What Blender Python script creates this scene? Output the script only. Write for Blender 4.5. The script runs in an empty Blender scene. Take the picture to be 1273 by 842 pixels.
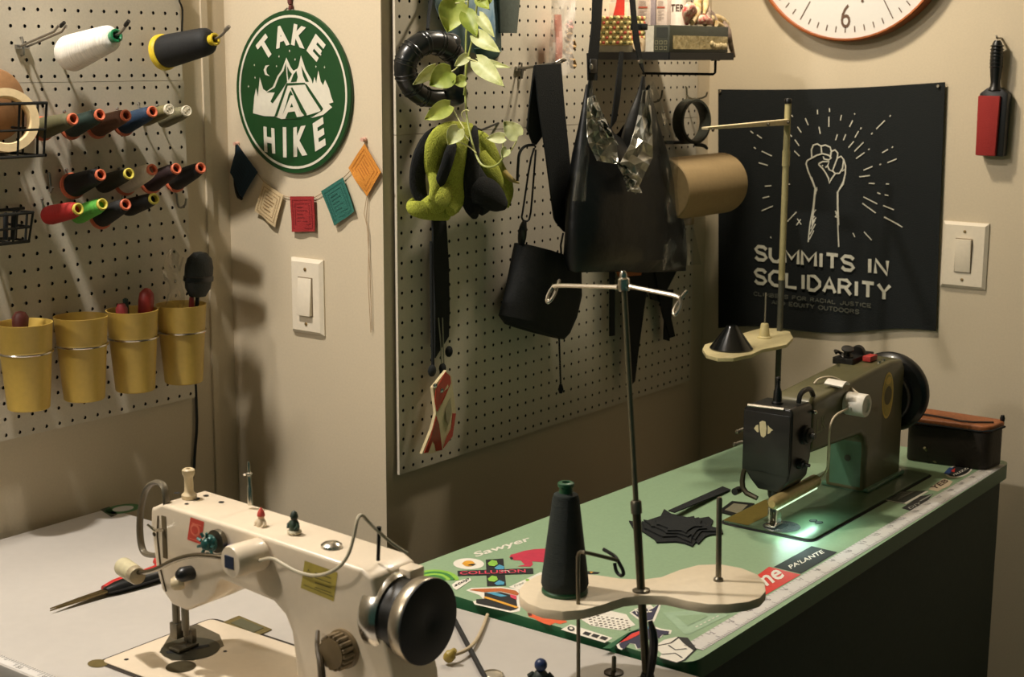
import bpy, bmesh, math, random
from mathutils import Vector, Matrix, noise
random.seed(7)
S = bpy.context.scene
COL = S.collection
Z0 = 1.52                      # eye height above the floor; coordinates below are measured from the eye

# ------------------------------------------------------------------ camera, world, lights, exposure
F = 1877.4                     # focal length in pixels of a 1273-pixel-wide frame
RX = Vector((0.7969, 0.6041, 0.0041)); UP = Vector((-0.1151, 0.1451, 0.9827)); FW = Vector((-0.5930, 0.7836, -0.1852))
cd = bpy.data.cameras.new('camera'); cam = bpy.data.objects.new('camera', cd); COL.objects.link(cam)
cd.sensor_width = 36; cd.lens = 36 * F / 1273; cd.clip_start = .05
m = Matrix((RX, UP, -FW)).transposed().to_4x4(); m.translation = (0, 0, Z0)
cam.matrix_world = m
cd.dof.use_dof = True; cd.dof.focus_distance = 2.35; cd.dof.aperture_fstop = 9
S.camera = cam
w = bpy.data.worlds.new('world'); S.world = w; w.use_nodes = True
bg = w.node_tree.nodes['Background']; bg.inputs[0].default_value = (.30, .80, .62, 1); bg.inputs[1].default_value = .055

def area(name, loc, target, size, energy, color, spread=180):
    l = bpy.data.lights.new(name, 'AREA'); l.energy = energy; l.color = color; l.shape = 'DISK'; l.size = size; l.spread = math.radians(spread)
    o = bpy.data.objects.new(name, l); COL.objects.link(o); o.location = Vector(loc) + Vector((0, 0, Z0))
    o.rotation_euler = (Vector(target) - Vector(loc)).to_track_quat('-Z', 'Y').to_euler(); return o
area('ceiling_lamp_light', (-1.835, 1.05, .93), (-1.62, .75, -.75), .08, 29, (1, .93, .84))
area('added_fill_light', (-2.0, -.5, .75), (-1.6, 1.8, -.3), .22, 13.5, (1, .92, .82))  # added fill, no known lamp: lifts faces turned toward the camera
area('corner_lamp_light', (-1.42, 2.42, .58), (-1.40, 2.50, -.75), .10, 8.6, (1, .88, .70))
vs = S.view_settings
vs.view_transform = 'Standard'; vs.look = 'None'; vs.exposure = 0.1; vs.gamma = 1; vs.use_curve_mapping = False

# ------------------------------------------------------------------ helpers
def ray(u, v): return FW + RX * ((u - 636.5) / F) - UP * ((v - 421) / F)
def X_(u, v, x): d = ray(u, v); return d * (x / d.x)
def Y_(u, v, y): d = ray(u, v); return d * (y / d.y)
def Z_(u, v, z): d = ray(u, v); return d * (z / d.z)
V = lambda *a: Vector(a)

def lin(c):
    return tuple(((x / 255 + .055) / 1.055) ** 2.4 if x > 10 else x / 255 / 12.92 for x in c)
MATS = {}
def M(key, c=(200, 200, 200), rough=.55, metal=0, bump=0, scale=120, var=.08, emit=0, trans=0, alpha=1, sub=0, coat=0, stretch=None, c2=None):
    if key in MATS: return MATS[key]
    mt = bpy.data.materials.new(key); MATS[key] = mt; mt.use_nodes = True
    nt = mt.node_tree; b = nt.nodes['Principled BSDF']; L = nt.links.new
    c = lin(c)
    tc = nt.nodes.new('ShaderNodeTexCoord'); mp = nt.nodes.new('ShaderNodeMapping'); L(tc.outputs['Object'], mp.inputs[0])
    if stretch: mp.inputs['Scale'].default_value = stretch
    nz = nt.nodes.new('ShaderNodeTexNoise'); nz.inputs['Scale'].default_value = scale; nz.inputs['Detail'].default_value = 4
    L(mp.outputs[0], nz.inputs['Vector'])
    rp = nt.nodes.new('ShaderNodeValToRGB'); e = rp.color_ramp.elements
    e[0].position = .3; e[1].position = .7
    c2 = lin(c2) if c2 else tuple(min(1, x * (1 + var)) for x in c)
    e[0].color = (*[x * (1 - var) for x in c], 1); e[1].color = (*c2, 1)
    L(nz.outputs['Fac'], rp.inputs[0]); L(rp.outputs[0], b.inputs['Base Color'])
    b.inputs['Roughness'].default_value = rough; b.inputs['Metallic'].default_value = metal
    if bump:
        bp = nt.nodes.new('ShaderNodeBump'); bp.inputs['Strength'].default_value = bump; bp.inputs['Distance'].default_value = .003
        L(nz.outputs['Fac'], bp.inputs['Height']); L(bp.outputs[0], b.inputs['Normal'])
    if emit:
        b.inputs['Emission Color'].default_value = (*c, 1); b.inputs['Emission Strength'].default_value = emit
    if trans: b.inputs['Transmission Weight'].default_value = trans; b.inputs['IOR'].default_value = 1.3
    if alpha < 1: b.inputs['Alpha'].default_value = alpha
    if sub: b.inputs['Subsurface Weight'].default_value = sub; b.inputs['Subsurface Radius'].default_value = (.01, .008, .004); b.inputs['Subsurface Scale'].default_value = .3
    if coat: b.inputs['Coat Weight'].default_value = coat
    return mt

WL = {}                        # world location of every object's origin
def frame(n):
    n = n.normalized(); a = V(0, 0, 1) if abs(n.z) < .9 else V(1, 0, 0)
    u = a.cross(n).normalized(); return u, n.cross(u)

class MB:
    def __init__(s): s.bm = bmesh.new(); s.mi = 0; s.flat = False
    def add(s, vs, fs, mi=None, flat=None):
        b = [s.bm.verts.new(v) for v in vs]
        for f in fs:
            try: q = s.bm.faces.new([b[i] for i in f])
            except ValueError: continue
            q.material_index = s.mi if mi is None else mi; q.smooth = not (s.flat if flat is None else flat)
        return b
    def box(s, a, b, mi=None):
        x0, y0, z0 = a; x1, y1, z1 = b
        p = [V(x, y, z) for x in (x0, x1) for y in (y0, y1) for z in (z0, z1)]
        s.add(p, [(0, 1, 3, 2), (4, 6, 7, 5), (0, 4, 5, 1), (2, 3, 7, 6), (0, 2, 6, 4), (1, 5, 7, 3)], mi); return s
    def hexa(s, p, mi=None):     # 4 bottom points then 4 top points
        s.add(p, [(3, 2, 1, 0), (4, 5, 6, 7), (0, 1, 5, 4), (1, 2, 6, 5), (2, 3, 7, 6), (3, 0, 4, 7)], mi); return s
    def prism(s, pts, d, mi=None):   # polygon pts (3-D, planar) pushed along d
        n = len(pts); d = Vector(d)
        s.add([Vector(p) for p in pts] + [Vector(p) + d for p in pts],
              [tuple(range(n))[::-1], tuple(range(n, 2 * n))] + [(i, (i + 1) % n, n + (i + 1) % n, n + i) for i in range(n)], mi); return s
    def poly(s, pts, mi=None): s.add([Vector(p) for p in pts], [tuple(range(len(pts)))], mi, True); return s
    def lathe(s, prof, o, ax, n=24, mi=None, cap=True, flatten=None):
        o = Vector(o); ax = Vector(ax).normalized(); u, v = frame(ax); vs = []
        for r, h in prof:
            for k in range(n):
                t = 2 * math.pi * k / n; q = u * math.cos(t) * r + v * math.sin(t) * r
                if flatten: q -= flatten[0] * (q.dot(flatten[0]) * (1 - flatten[1]))
                vs.append(o + ax * h + q)
        fs = [(i * n + k, i * n + (k + 1) % n, (i + 1) * n + (k + 1) % n, (i + 1) * n + k) for i in range(len(prof) - 1) for k in range(n)]
        if cap: fs += [tuple(range(n))[::-1], tuple((len(prof) - 1) * n + k for k in range(n))]
        s.add(vs, fs, mi); return s
    def tube(s, pts, r, n=8, mi=None, closed=False, flat=None, sub=0):
        pts = [Vector(p) for p in pts]
        rs = list(r) if isinstance(r, (list, tuple)) else [r] * len(pts)
        for _ in range(sub):     # Chaikin-like smoothing that keeps the end points
            q, w2 = [], []
            N = len(pts)
            if not closed: q.append(pts[0]); w2.append(rs[0])
            for i in range(N if closed else N - 1):
                a, b = pts[i], pts[(i + 1) % N]; ra, rb = rs[i], rs[(i + 1) % N]
                q += [a * .75 + b * .25, a * .25 + b * .75]; w2 += [ra * .75 + rb * .25, ra * .25 + rb * .75]
            if not closed: q.append(pts[-1]); w2.append(rs[-1])
            pts, rs = q, w2
        N = len(pts); vs = []; u = None
        for i, p in enumerate(pts):
            a = pts[i - 1] if (i or closed) else p; b = pts[(i + 1) % N] if (i < N - 1 or closed) else p
            t = (b - a).normalized() if (b - a).length > 1e-9 else V(0, 0, 1)
            if u is None: u, _ = frame(t)
            u = (u - t * u.dot(t)); u = u.normalized() if u.length > 1e-6 else frame(t)[0]
            v = t.cross(u)
            for k in range(n):
                g = 2 * math.pi * k / n; q = (u * math.cos(g) + v * math.sin(g)) * rs[i]
                if flat: q -= flat[0] * (q.dot(flat[0]) * (1 - flat[1]))
                vs.append(p + q)
        fs = [(i * n + k, i * n + (k + 1) % n, ((i + 1) % N) * n + (k + 1) % n, ((i + 1) % N) * n + k) for i in range(N if closed else N - 1) for k in range(n)]
        if not closed: fs += [tuple(range(n))[::-1], tuple((N - 1) * n + k for k in range(n))]
        s.add(vs, fs, mi); return s
    def ball(s, c, r, n=12, mi=None, sc=(1, 1, 1)):
        c = Vector(c); m2 = max(4, n // 2); vs = [c + V(0, 0, r * sc[2])]
        for i in range(1, m2):
            a = math.pi * i / m2
            vs += [c + V(r * sc[0] * math.sin(a) * math.cos(2 * math.pi * k / n), r * sc[1] * math.sin(a) * math.sin(2 * math.pi * k / n), r * sc[2] * math.cos(a)) for k in range(n)]
        vs.append(c - V(0, 0, r * sc[2])); e = len(vs) - 1
        fs = [(0, 1 + k, 1 + (k + 1) % n) for k in range(n)]
        for i in range(m2 - 2):
            fs += [(1 + i * n + k, 1 + (i + 1) * n + k, 1 + (i + 1) * n + (k + 1) % n, 1 + i * n + (k + 1) % n) for k in range(n)]
        fs += [(e, 1 + (m2 - 2) * n + (k + 1) % n, 1 + (m2 - 2) * n + k) for k in range(n)]
        s.add(vs, fs, mi); return s
    def sheet(s, fn, nu, nv, th=0, mi=None):   # fn(a, b) -> point, a and b in 0..1; th gives it a thickness
        P = [[Vector(fn(i / nu, j / nv)) for j in range(nv + 1)] for i in range(nu + 1)]
        g = lambda i, j: i * (nv + 1) + j
        vs = [p for r in P for p in r]; fs = [(g(i, j), g(i + 1, j), g(i + 1, j + 1), g(i, j + 1)) for i in range(nu) for j in range(nv)]
        if th:
            k = len(vs); back = []
            for i in range(nu + 1):
                for j in range(nv + 1):
                    a = P[min(i + 1, nu)][j] - P[max(i - 1, 0)][j]; b = P[i][min(j + 1, nv)] - P[i][max(j - 1, 0)]
                    back.append(P[i][j] - a.cross(b).normalized() * th)
            fs += [tuple(k + q for q in f[::-1]) for f in fs]
            rim = [g(i, 0) for i in range(nu)] + [g(nu, j) for j in range(nv)] + [g(i, nv) for i in range(nu, 0, -1)] + [g(0, j) for j in range(nv, 0, -1)]
            fs += [(rim[i], k + rim[i], k + rim[(i + 1) % len(rim)], rim[(i + 1) % len(rim)]) for i in range(len(rim))]
            vs = vs + back
        s.add(vs, fs, mi); return s
    def build(s, name, mats, parent=None, bevel=0, seg=2, sharp=38, loc=None, norm=True):
        bm = s.bm
        if bevel:
            if norm: bmesh.ops.recalc_face_normals(bm, faces=bm.faces)
            ed = [e for e in bm.edges if len(e.link_faces) == 2 and e.calc_face_angle(0) > .5]
            bmesh.ops.bevel(bm, geom=ed, offset=bevel, segments=seg, profile=.6, affect='EDGES', clamp_overlap=True)
            for f in bm.faces: f.smooth = True
        if norm: bmesh.ops.recalc_face_normals(bm, faces=bm.faces)
        for e in bm.edges:
            if len(e.link_faces) == 2 and e.calc_face_angle(0) > math.radians(sharp): e.smooth = False
        up = V(0, 0, Z0)
        for v in bm.verts: v.co += up
        if parent is not None: o0 = WL[parent.name]
        elif loc is not None: o0 = Vector(loc) + up
        else:
            xs = [v.co for v in bm.verts]
            o0 = V((min(p.x for p in xs) + max(p.x for p in xs)) / 2, (min(p.y for p in xs) + max(p.y for p in xs)) / 2, min(p.z for p in xs))
        for v in bm.verts: v.co -= o0
        me = bpy.data.meshes.new(name); bm.to_mesh(me); bm.free()
        for mt in (mats if isinstance(mats, (list, tuple)) else [mats]): me.materials.append(mt)
        o = bpy.data.objects.new(name, me); COL.objects.link(o)
        if parent is not None: o.parent = parent
        else: o.location = o0
        WL[o.name] = o0.copy(); return o

def tag(o, label, cat=None, group=None, kind=None):
    o['label'] = label
    if cat: o['category'] = cat
    if group: o['group'] = group
    if kind: o['kind'] = kind
    return o
def thing(name, label, cat, loc, group=None):
    o = bpy.data.objects.new(name, None); COL.objects.link(o); o.empty_display_size = .02
    o.location = Vector(loc) + V(0, 0, Z0); WL[o.name] = o.location.copy(); return tag(o, label, cat, group)
def struct(mb, name, mat): o = mb.build(name, mat); o['kind'] = 'structure'; return o

def text2d(body, bold=0):
    c = bpy.data.curves.new('t', 'FONT'); c.body = body; c.resolution_u = 3; c.offset = bold; c.fill_mode = 'FRONT'
    o = bpy.data.objects.new('t', c); me = bpy.data.meshes.new_from_object(o)
    vs = [(v.co.x, v.co.y) for v in me.vertices]; fs = [tuple(p.vertices) for p in me.polygons]
    bpy.data.objects.remove(o); bpy.data.curves.remove(c); bpy.data.meshes.remove(me)
    x0 = min(v[0] for v in vs); x1 = max(v[0] for v in vs); y0 = min(v[1] for v in vs); y1 = max(v[1] for v in vs)
    return [((a - x0) / (x1 - x0), (b - y0) / (y1 - y0)) for a, b in vs], fs
GLYPH = {  # single-stroke capitals on a 0..1 box, for thin marker-like lettering
 'A': [[(0, 0), (.5, 1), (1, 0)], [(.2, .36), (.8, .36)]], 'B': [[(0, 0), (0, 1), (.7, 1), (.9, .8), (.7, .52), (0, .52)], [(.7, .52), (1, .28), (.75, 0), (0, 0)]],
 'C': [[(1, .8), (.75, 1), (.3, 1), (0, .7), (0, .3), (.3, 0), (.75, 0), (1, .2)]], 'D': [[(0, 0), (0, 1), (.55, 1), (1, .65), (1, .35), (.55, 0), (0, 0)]],
 'E': [[(1, 1), (0, 1), (0, 0), (1, 0)], [(0, .5), (.8, .5)]], 'F': [[(1, 1), (0, 1), (0, 0)], [(0, .5), (.8, .5)]], 'I': [[(.5, 0), (.5, 1)]], 'J': [[(.9, 1), (.9, .25), (.6, 0), (.25, 0), (0, .25)]],
 'L': [[(0, 1), (0, 0), (.9, 0)]], 'M': [[(0, 0), (0, 1), (.5, .35), (1, 1), (1, 0)]], 'N': [[(0, 0), (0, 1), (1, 0), (1, 1)]], 'O': [[(.3, 0), (0, .3), (0, .7), (.3, 1), (.7, 1), (1, .7), (1, .3), (.7, 0), (.3, 0)]],
 'Q': [[(.3, 0), (0, .3), (0, .7), (.3, 1), (.7, 1), (1, .7), (1, .3), (.7, 0), (.3, 0)], [(.65, .3), (1, 0)]], 'R': [[(0, 0), (0, 1), (.65, 1), (.95, .78), (.65, .5), (0, .5)], [(.5, .5), (1, 0)]],
 'S': [[(1, .82), (.75, 1), (.25, 1), (0, .78), (.2, .56), (.8, .44), (1, .22), (.75, 0), (.25, 0), (0, .18)]], 'T': [[(0, 1), (1, 1)], [(.5, 1), (.5, 0)]], 'U': [[(0, 1), (0, .3), (.3, 0), (.7, 0), (1, .3), (1, 1)]],
 'Y': [[(0, 1), (.5, .5), (1, 1)], [(.5, .5), (.5, 0)]]}
class Art(MB):                  # flat print lying on a plane: polygons, strokes and letters given as points on that plane
    def __init__(s, pick, normal): super().__init__(); s.pick = pick; s.n = Vector(normal).normalized(); s.lv = 0
    def P(s, p, lv=None): return (Vector(p) if len(p) == 3 else s.pick(*p)) + s.n * (.0004 * (s.lv if lv is None else lv))
    def shape(s, pts, mi, lv=1): s.lv = lv; s.poly([s.P(p) for p in pts], mi); return s
    def stroke(s, pts, wd, mi, lv=1, taper=False, closed=False):
        s.lv = lv; q = [s.P(p) for p in pts]; N = len(q); vs = []
        for i, p in enumerate(q):
            a = q[i - 1] if (i or closed) else q[0]; b = q[(i + 1) % N] if (i < N - 1 or closed) else q[-1]
            t = (b - a).normalized(); k = s.n.cross(t) * wd / 2
            if taper and i in (0, N - 1): k *= .35
            vs += [p + k, p - k]
        s.add(vs, [(2 * i, 2 * i + 1, (2 * i + 3) % (2 * N), (2 * i + 2) % (2 * N)) for i in range(N if closed else N - 1)], mi, True); return s
    def text(s, body, bl, br, tl, mi, lv=2, bold=.0):     # bottom left, bottom right and top left corners of the line of text
        s.lv = lv; a, b, c = s.P(bl), s.P(br), s.P(tl); vs, fs = text2d(body, bold)
        s.add([a + (b - a) * x + (c - a) * y for x, y in vs], fs, mi, True); return s
    def letters(s, body, bl, br, tl, wd, mi, lv=2):      # the same corners as text(), drawn in single strokes of width wd
        a, b, c = s.P(bl, 0), s.P(br, 0), s.P(tl, 0); wds = [.25 if ch == 'I' else (.55 if ch == ' ' else (1.2 if ch in 'MO' else 1)) for ch in body]; gap = .36; tot = sum(wds) + gap * (len(body) - 1); x = 0
        for ch, w_ in zip(body, wds):
            for st in GLYPH.get(ch, []):
                s.stroke([a + (b - a) * ((x + p[0] * w_) / tot) + (c - a) * p[1] for p in st], wd, mi, lv)
            x += w_ + gap
        return s
    def ell(s, c, a, b, mi, lv=1, n=32):     # centre and two half-axis end points
        s.lv = lv; c, a, b = s.P(c), s.P(a), s.P(b)
        s.poly([c + (a - c) * math.cos(2 * math.pi * k / n) + (b - c) * math.sin(2 * math.pi * k / n) for k in range(n)], mi); return s

# ------------------------------------------------------------------ shared materials
paint = M('wall_paint', (205, 190, 163), .62, bump=.06, scale=260, var=.03)
peg_m = M('pegboard_paint', (202, 192, 172), .6, bump=.03, scale=300, var=.04)
chrome = M('chrome', (205, 200, 190), .22, 1)
steel = M('steel_wire', (150, 146, 138), .35, .9)
blackm = M('black_metal', (18, 20, 19), .45, .3)
blackp = M('black_plastic', (14, 15, 15), .38)
blackc = M('black_cloth', (14, 17, 16), .9, bump=.3, scale=500, var=.25)
white = M('white_plastic', (226, 219, 205), .4, var=.03)
ivory = M('ivory_plastic', (228, 216, 194), .38, var=.03)
dark = M('dark_gap', (16, 16, 15), .9)
# ------------------------------------------------------------------ the setting
struct(MB().box((-2.163, -1.2, -1.52), (-2.063, 1.975, .98)), 'wall_left', paint)
struct(MB().box((-2.063, 1.875, -1.52), (-1.69, 1.975, .98)), 'wall_middle', paint)
struct(MB().box((-1.79, 1.975, -1.52), (-1.69, 2.95, .98)), 'wall_inner', paint)
struct(MB().box((-1.79, 2.95, -1.52), (1.6, 3.05, .98)), 'wall_back', paint)
struct(MB().box((-2.2, -1.2, -1.56), (1.6, 3.05, -1.52)), 'floor', M('dark_floor', (62, 48, 36), .5, bump=.1, scale=30, stretch=(1, 8, 1)))
struct(MB().box((-2.2, -1.2, .98), (1.6, 3.05, 1.02)), 'ceiling', M('ceiling_paint', (215, 205, 188), .7))
struct(MB().box((-2.0635, 1.818, -1.52), (-2.0585, 1.832, .98)), 'trim_1', paint)

def pegboard(name, label, x, y0, y1, z0, z1, hy, hz):
    # every hole is cut through the sheet: square cells with an eight-sided hole each
    mb = MB(); r = .0030; th = .005
    ys, zs = hy, hz
    def edges(c, lo, hi): return [lo] + [(a + b) / 2 for a, b in zip(c, c[1:])] + [hi]
    ey, ez = edges(ys, y0, y1), edges(zs, z0, z1)
    for i, yc in enumerate(ys):
        for j, zc in enumerate(zs):
            a0, a1, b0, b1 = ey[i], ey[i + 1], ez[j], ez[j + 1]
            o = [(a1, zc), (a1, b1), (yc, b1), (a0, b1), (a0, zc), (a0, b0), (yc, b0), (a1, b0)]
            h = [(yc + r * math.cos(k * math.pi / 4), zc + r * math.sin(k * math.pi / 4)) for k in range(8)]
            vs = [V(x, *p) for p in o] + [V(x, *p) for p in h] + [V(x - th, *p) for p in h]
            mb.add(vs, [(k, (k + 1) % 8, 8 + (k + 1) % 8, 8 + k) for k in range(8)], 0, True)
            mb.add(vs, [(8 + k, 8 + (k + 1) % 8, 16 + (k + 1) % 8, 16 + k) for k in range(8)], 1, True)
    q = [V(x, y0, z0), V(x, y1, z0), V(x, y1, z1), V(x, y0, z1)]; b = [p - V(th, 0, 0) for p in q]
    for k in range(4): mb.add([q[k], b[k], b[(k + 1) % 4], q[(k + 1) % 4]], [(0, 1, 2, 3)], 0, True)
    o = mb.build(name, [peg_m, dark], norm=False); tag(o, label, 'pegboard'); return o
H1, K1 = .0254, .02583
hy1 = [1.7567 - H1 * i for i in range(22)][::-1]
pegboard('pegboard', 'cream pegboard sheet with yellow cups, behind the rows of small spools', -2.051, hy1[0] - .0127, 1.7672, -.6085, -.0475, hy1, [-.6003 + K1 * j for j in range(22)])
pegboard('pegboard', 'cream pegboard sheet behind the big white and black thread cones', -2.051, hy1[0] - .0127, 1.7645, -.0468, .32, hy1, [-.0378 + K1 * j for j in range(14)])
H2, K2 = .0253, .02557
hy2 = [1.9084 + H2 * i for i in range(39)]
pegboard('pegboard', 'cream pegboard sheet behind the black pouch and red and white packet', -1.679, 1.8975, 2.8795, -.7175, -.1338, hy2, [-.7069 + K2 * j for j in range(22)] + [-.1449])
pegboard('pegboard', 'cream pegboard sheet behind the trailing vine and black headset', -1.679, 1.8975, 2.8795, -.1328, .34, hy2, [-.1191 + K2 * j for j in range(18)])
for x, y0, y1, z0, z1 in ((-2.056, 1.30, 1.75, -.45, -.43),):
    struct(MB().box((-2.063, y0, z0), (x, y1, z1)), 'trim_2', paint)
for z in (-.45, .1): struct(MB().box((-1.69, 1.93, z), (-1.684, 2.86, z + .02)), 'trim_3' if z < 0 else 'trim_4', paint)

# ------------------------------------------------------------------ tables
ZW, ZG = -.765, -.757
lam_w = M('white_laminate', (184, 178, 170), .42, bump=.03, scale=60, var=.02)
lam_g = M('green_laminate', (142, 168, 134), .36, bump=.05, scale=200, var=.05)
edge_g = M('green_edge_band', (38, 92, 58), .4)
rulm = M('ruler_tape', (206, 202, 196), .5, var=.02); ink = M('black_ink', (24, 24, 24), .6); wht = M('white_vinyl', (226, 220, 206), .45, var=.02)

def rounded(pts, r, n=6):
    out = []; N = len(pts)
    for i, p in enumerate(pts):
        p = Vector(p); a = (Vector(pts[i - 1]) - p).normalized(); b = (Vector(pts[(i + 1) % N]) - p).normalized()
        for k in range(n + 1):
            t = k / n; q0, q2 = p + a * r, p + b * r
            out.append(q0 * (1 - t) ** 2 + p * 2 * t * (1 - t) + q2 * t * t)
    return out
def legs(t, x0, x1, y0, y1, zt):
    for x in (x0, x1):
        for y in (y0, y1): MB().box((x - .02, y - .02, -1.515), (x + .02, y + .02, zt)).build('leg', blackm, t, .003)
        MB().box((x - .02, y0 - .06, -1.52), (x + .02, y1 + .06, -1.49)).build('foot_bar', blackm, t, .003)
    MB().box((x0, (y0 + y1) / 2 - .015, -1.2), (x1, (y0 + y1) / 2 + .015, -1.16)).build('cross_bar', blackm, t, .003)

tw = thing('sewing_table', 'white sewing table under the cream sewing machine', 'table', (-1.46, 1.31, -1.52))
poly = [V(-2.045, 1.05, ZW), V(-.86, 1.05, ZW), V(-.86, 1.562, ZW), V(-2.045, 1.562, ZW)]
mb = MB(); mb.prism(rounded(poly, .02), (0, 0, -.04)); mb.build('tabletop', lam_w, tw, .003)
legs(tw, -1.9, -1.0, 1.12, 1.5, ZW - .04)
a = Art(lambda u, v: Z_(u, v, ZW), (0, 0, 1))
a.shape([V(-2.04, 1.053, ZW), V(-1.40, 1.053, ZW), V(-1.40, 1.069, ZW), V(-2.04, 1.069, ZW)], 0, 1)
for k in range(128):
    x = -2.04 + k * .005; L = .012 if k % 10 == 0 else (.008 if k % 5 == 0 else .005)
    a.stroke([V(x, 1.069, ZW), V(x, 1.069 - L, ZW)], .0009, 1, 2)
for k in range(12): a.text(str(60 - k), V(-2.034 + k * .05, 1.0555, ZW), V(-2.026 + k * .05, 1.0555, ZW), V(-2.034 + k * .05, 1.0625, ZW), 1, 2)
tag(a.build('ruler_tape', [rulm, ink], tw, norm=False), 'pale ruler strip with black ticks on the table edge')
# the opening round the machine bed and the hinge recess behind it
a = Art(lambda u, v: Z_(u, v, ZW), (0, 0, 1))
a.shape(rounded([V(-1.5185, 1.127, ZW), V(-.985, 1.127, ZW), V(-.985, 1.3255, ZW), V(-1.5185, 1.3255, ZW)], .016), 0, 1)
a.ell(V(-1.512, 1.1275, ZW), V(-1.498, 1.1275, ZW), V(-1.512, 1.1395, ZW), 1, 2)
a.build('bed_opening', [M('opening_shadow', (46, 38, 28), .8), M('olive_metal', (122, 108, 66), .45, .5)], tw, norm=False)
hp = [Z_(u, v, ZW) for u, v in ((277, 775), (297, 767), (338, 784), (318, 793))]
mb = MB(); mb.prism([p + V(0, 0, .0006) for p in hp], (0, 0, .0012)); mb.build('hinge_plate', MATS['olive_metal'], tw)
c = sum(hp, V(0, 0, 0)) / 4
mb = MB(); mb.prism([c + (p - c) * .68 + V(0, 0, .0018) for p in hp], (0, 0, .0006)); mb.build('hinge_recess', M('recess_olive', (78, 76, 52), .6), tw)
a = Art(lambda u, v: Z_(u, v, ZW), (0, 0, 1))
a.ell((152, 633), (174, 631), (156, 627), 0, 1); a.ell((153, 633), (166, 632), (155, 629.5), 1, 2); a.shape([(124, 634), (136, 630), (146, 640), (138, 643)], 2, 1)
tag(a.build('sticker', [M('sticker_green', (58, 104, 62), .45), lam_w, M('sticker_dark', (52, 54, 44), .5)], tw, norm=False), 'green ring shaped sticker near the wall')

tg = thing('sewing_table', 'green sewing table covered in stickers, under the olive sewing machine', 'table', (-1.15, 2.16, -1.52))
gp = [Z_(512, 713, ZG), Z_(835, 829, ZG), Z_(1258, 573.5, ZG), Z_(905, 560, ZG)]
gp[3] = gp[3] + (gp[3] - gp[0]).normalized() * .21; gp[0] = V(-1.425, 1.583, ZG); gp[1] = V(-.903, 1.566, ZG)
mb = MB(); rp = rounded(gp, .035)
mb.prism(rp, (0, 0, -.028), 0)
for f in mb.bm.faces:
    if len(f.verts) == 4: f.material_index = 1
mb.build('tabletop', [lam_g, edge_g], tg)
legs(tg, -1.34, -.98, 1.68, 2.6, ZG - .028)
MB().prism([V(-.930, 1.64, -1.50), V(-.930, 2.765, -1.50), V(-.930, 2.765, ZG - .0285), V(-.930, 1.64, ZG - .0285)], (-.016, 0, 0)).build('added_dark_panel', M('added_panel_dark', (56, 66, 58), .7), tg)  # added panel, keeps the space under the table dark
# ------------------------------------------------------------------ cream sewing machine on the white table
cream = M('cream_enamel', (222, 206, 182), .33, coat=.3, var=.02)
creamd = M('cream_plastic', (196, 178, 142), .4, var=.05)
brown = M('brown_plastic', (74, 62, 44), .4)
gm = M('grey_metal', (112, 106, 92), .35, .8)
sm = thing('sewing_machine', 'cream industrial sewing machine with black handwheel on the white table', 'sewing machine', (-1.25, 1.2275, ZW))
Y0, Y1, YC = 1.19, 1.265, 1.2275
ZB = ZW + .0022
mb = MB(); mb.prism(rounded([V(-1.513, 1.1335, ZW + .0008), V(-.99, 1.1335, ZW + .0008), V(-.99, 1.318, ZW + .0008), V(-1.513, 1.318, ZW + .0008)], .01), (0, 0, .0014)); mb.build('bed', cream, sm, .0004)
prof = [(-1.215, ZB), (-1.222, -.70), (-1.226, -.672), (-1.236, -.654), (-1.256, -.641), (-1.345, -.634), (-1.353, -.640), (-1.360, -.656), (-1.376, -.671), (-1.412, -.690),
        (-1.440, -.688), (-1.459, -.672), (-1.468, -.645), (-1.475, -.590), (-1.473, -.567), (-1.452, -.5570), (-1.30, -.5620), (-1.112, -.5700), (-1.096, -.577), (-1.088, -.605), (-1.078, -.65), (-1.062, -.70), (-1.055, ZB)]
mb = MB(); mb.prism([V(x, Y0, z) for x, z in prof], (0, Y1 - Y0, 0)); mb.build('body', cream, sm, .007, 3)
fp = [(-1.4585, -.664), (-1.467, -.645), (-1.4745, -.592), (-1.4715, -.568)]
mb = MB()
for i in range(3):
    (xa, za), (xb, zb) = fp[i], fp[i + 1]
    mb.hexa([V(xa - .006, Y0 + .006, za), V(xa + .004, Y0 + .006, za), V(xa + .004, Y1 - .006, za), V(xa - .006, Y1 - .006, za), V(xb - .006, Y0 + .006, zb), V(xb + .004, Y0 + .006, zb), V(xb + .004, Y1 - .006, zb), V(xb - .006, Y1 - .006, zb)])
bmesh.ops.remove_doubles(mb.bm, verts=mb.bm.verts, dist=1e-5)
fpl = mb.build('face_plate', cream, sm, .002)
for y, z in ((1.202, -.598), (1.248, -.598), (1.225, -.65)): MB().lathe([(.003, 0), (.003, .003), (.0015, .004)], (-1.479 if z > -.62 else -1.4715, y, z), (-1, 0, 0), 10).build('screw', gm, fpl)
# front slot and take-up lever
MB().box((-1.4525, Y0 - .0008, -.628), (-1.4435, Y0 + .002, -.572)).build('lever_slot', M('slot_brown', (92, 78, 52), .6), sm, .0008)
MB().tube([V(-1.448, Y0 + .004, -.592), V(-1.450, Y0 - .014, -.588), V(-1.456, Y0 - .02, -.580)], [.0022, .0022, .0016], 8).build('take_up_lever', chrome, sm)
# finger guard: a bent strip in front of the face plate
g = [Y_(u, v, y) for u, v, y in ((207, 642, 1.196), (206, 606, 1.196), (196, 598, 1.20), (183, 604, 1.206), (176, 625, 1.208), (173, 655, 1.208), (176, 684, 1.206), (184, 691, 1.202), (206, 690, 1.197))]
MB().tube(g, .0034, 8, sub=2, flat=(V(0, 1, 0), 1.5)).build('finger_guard', M('guard_grey', (104, 96, 80), .42, .3), sm)
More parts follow.
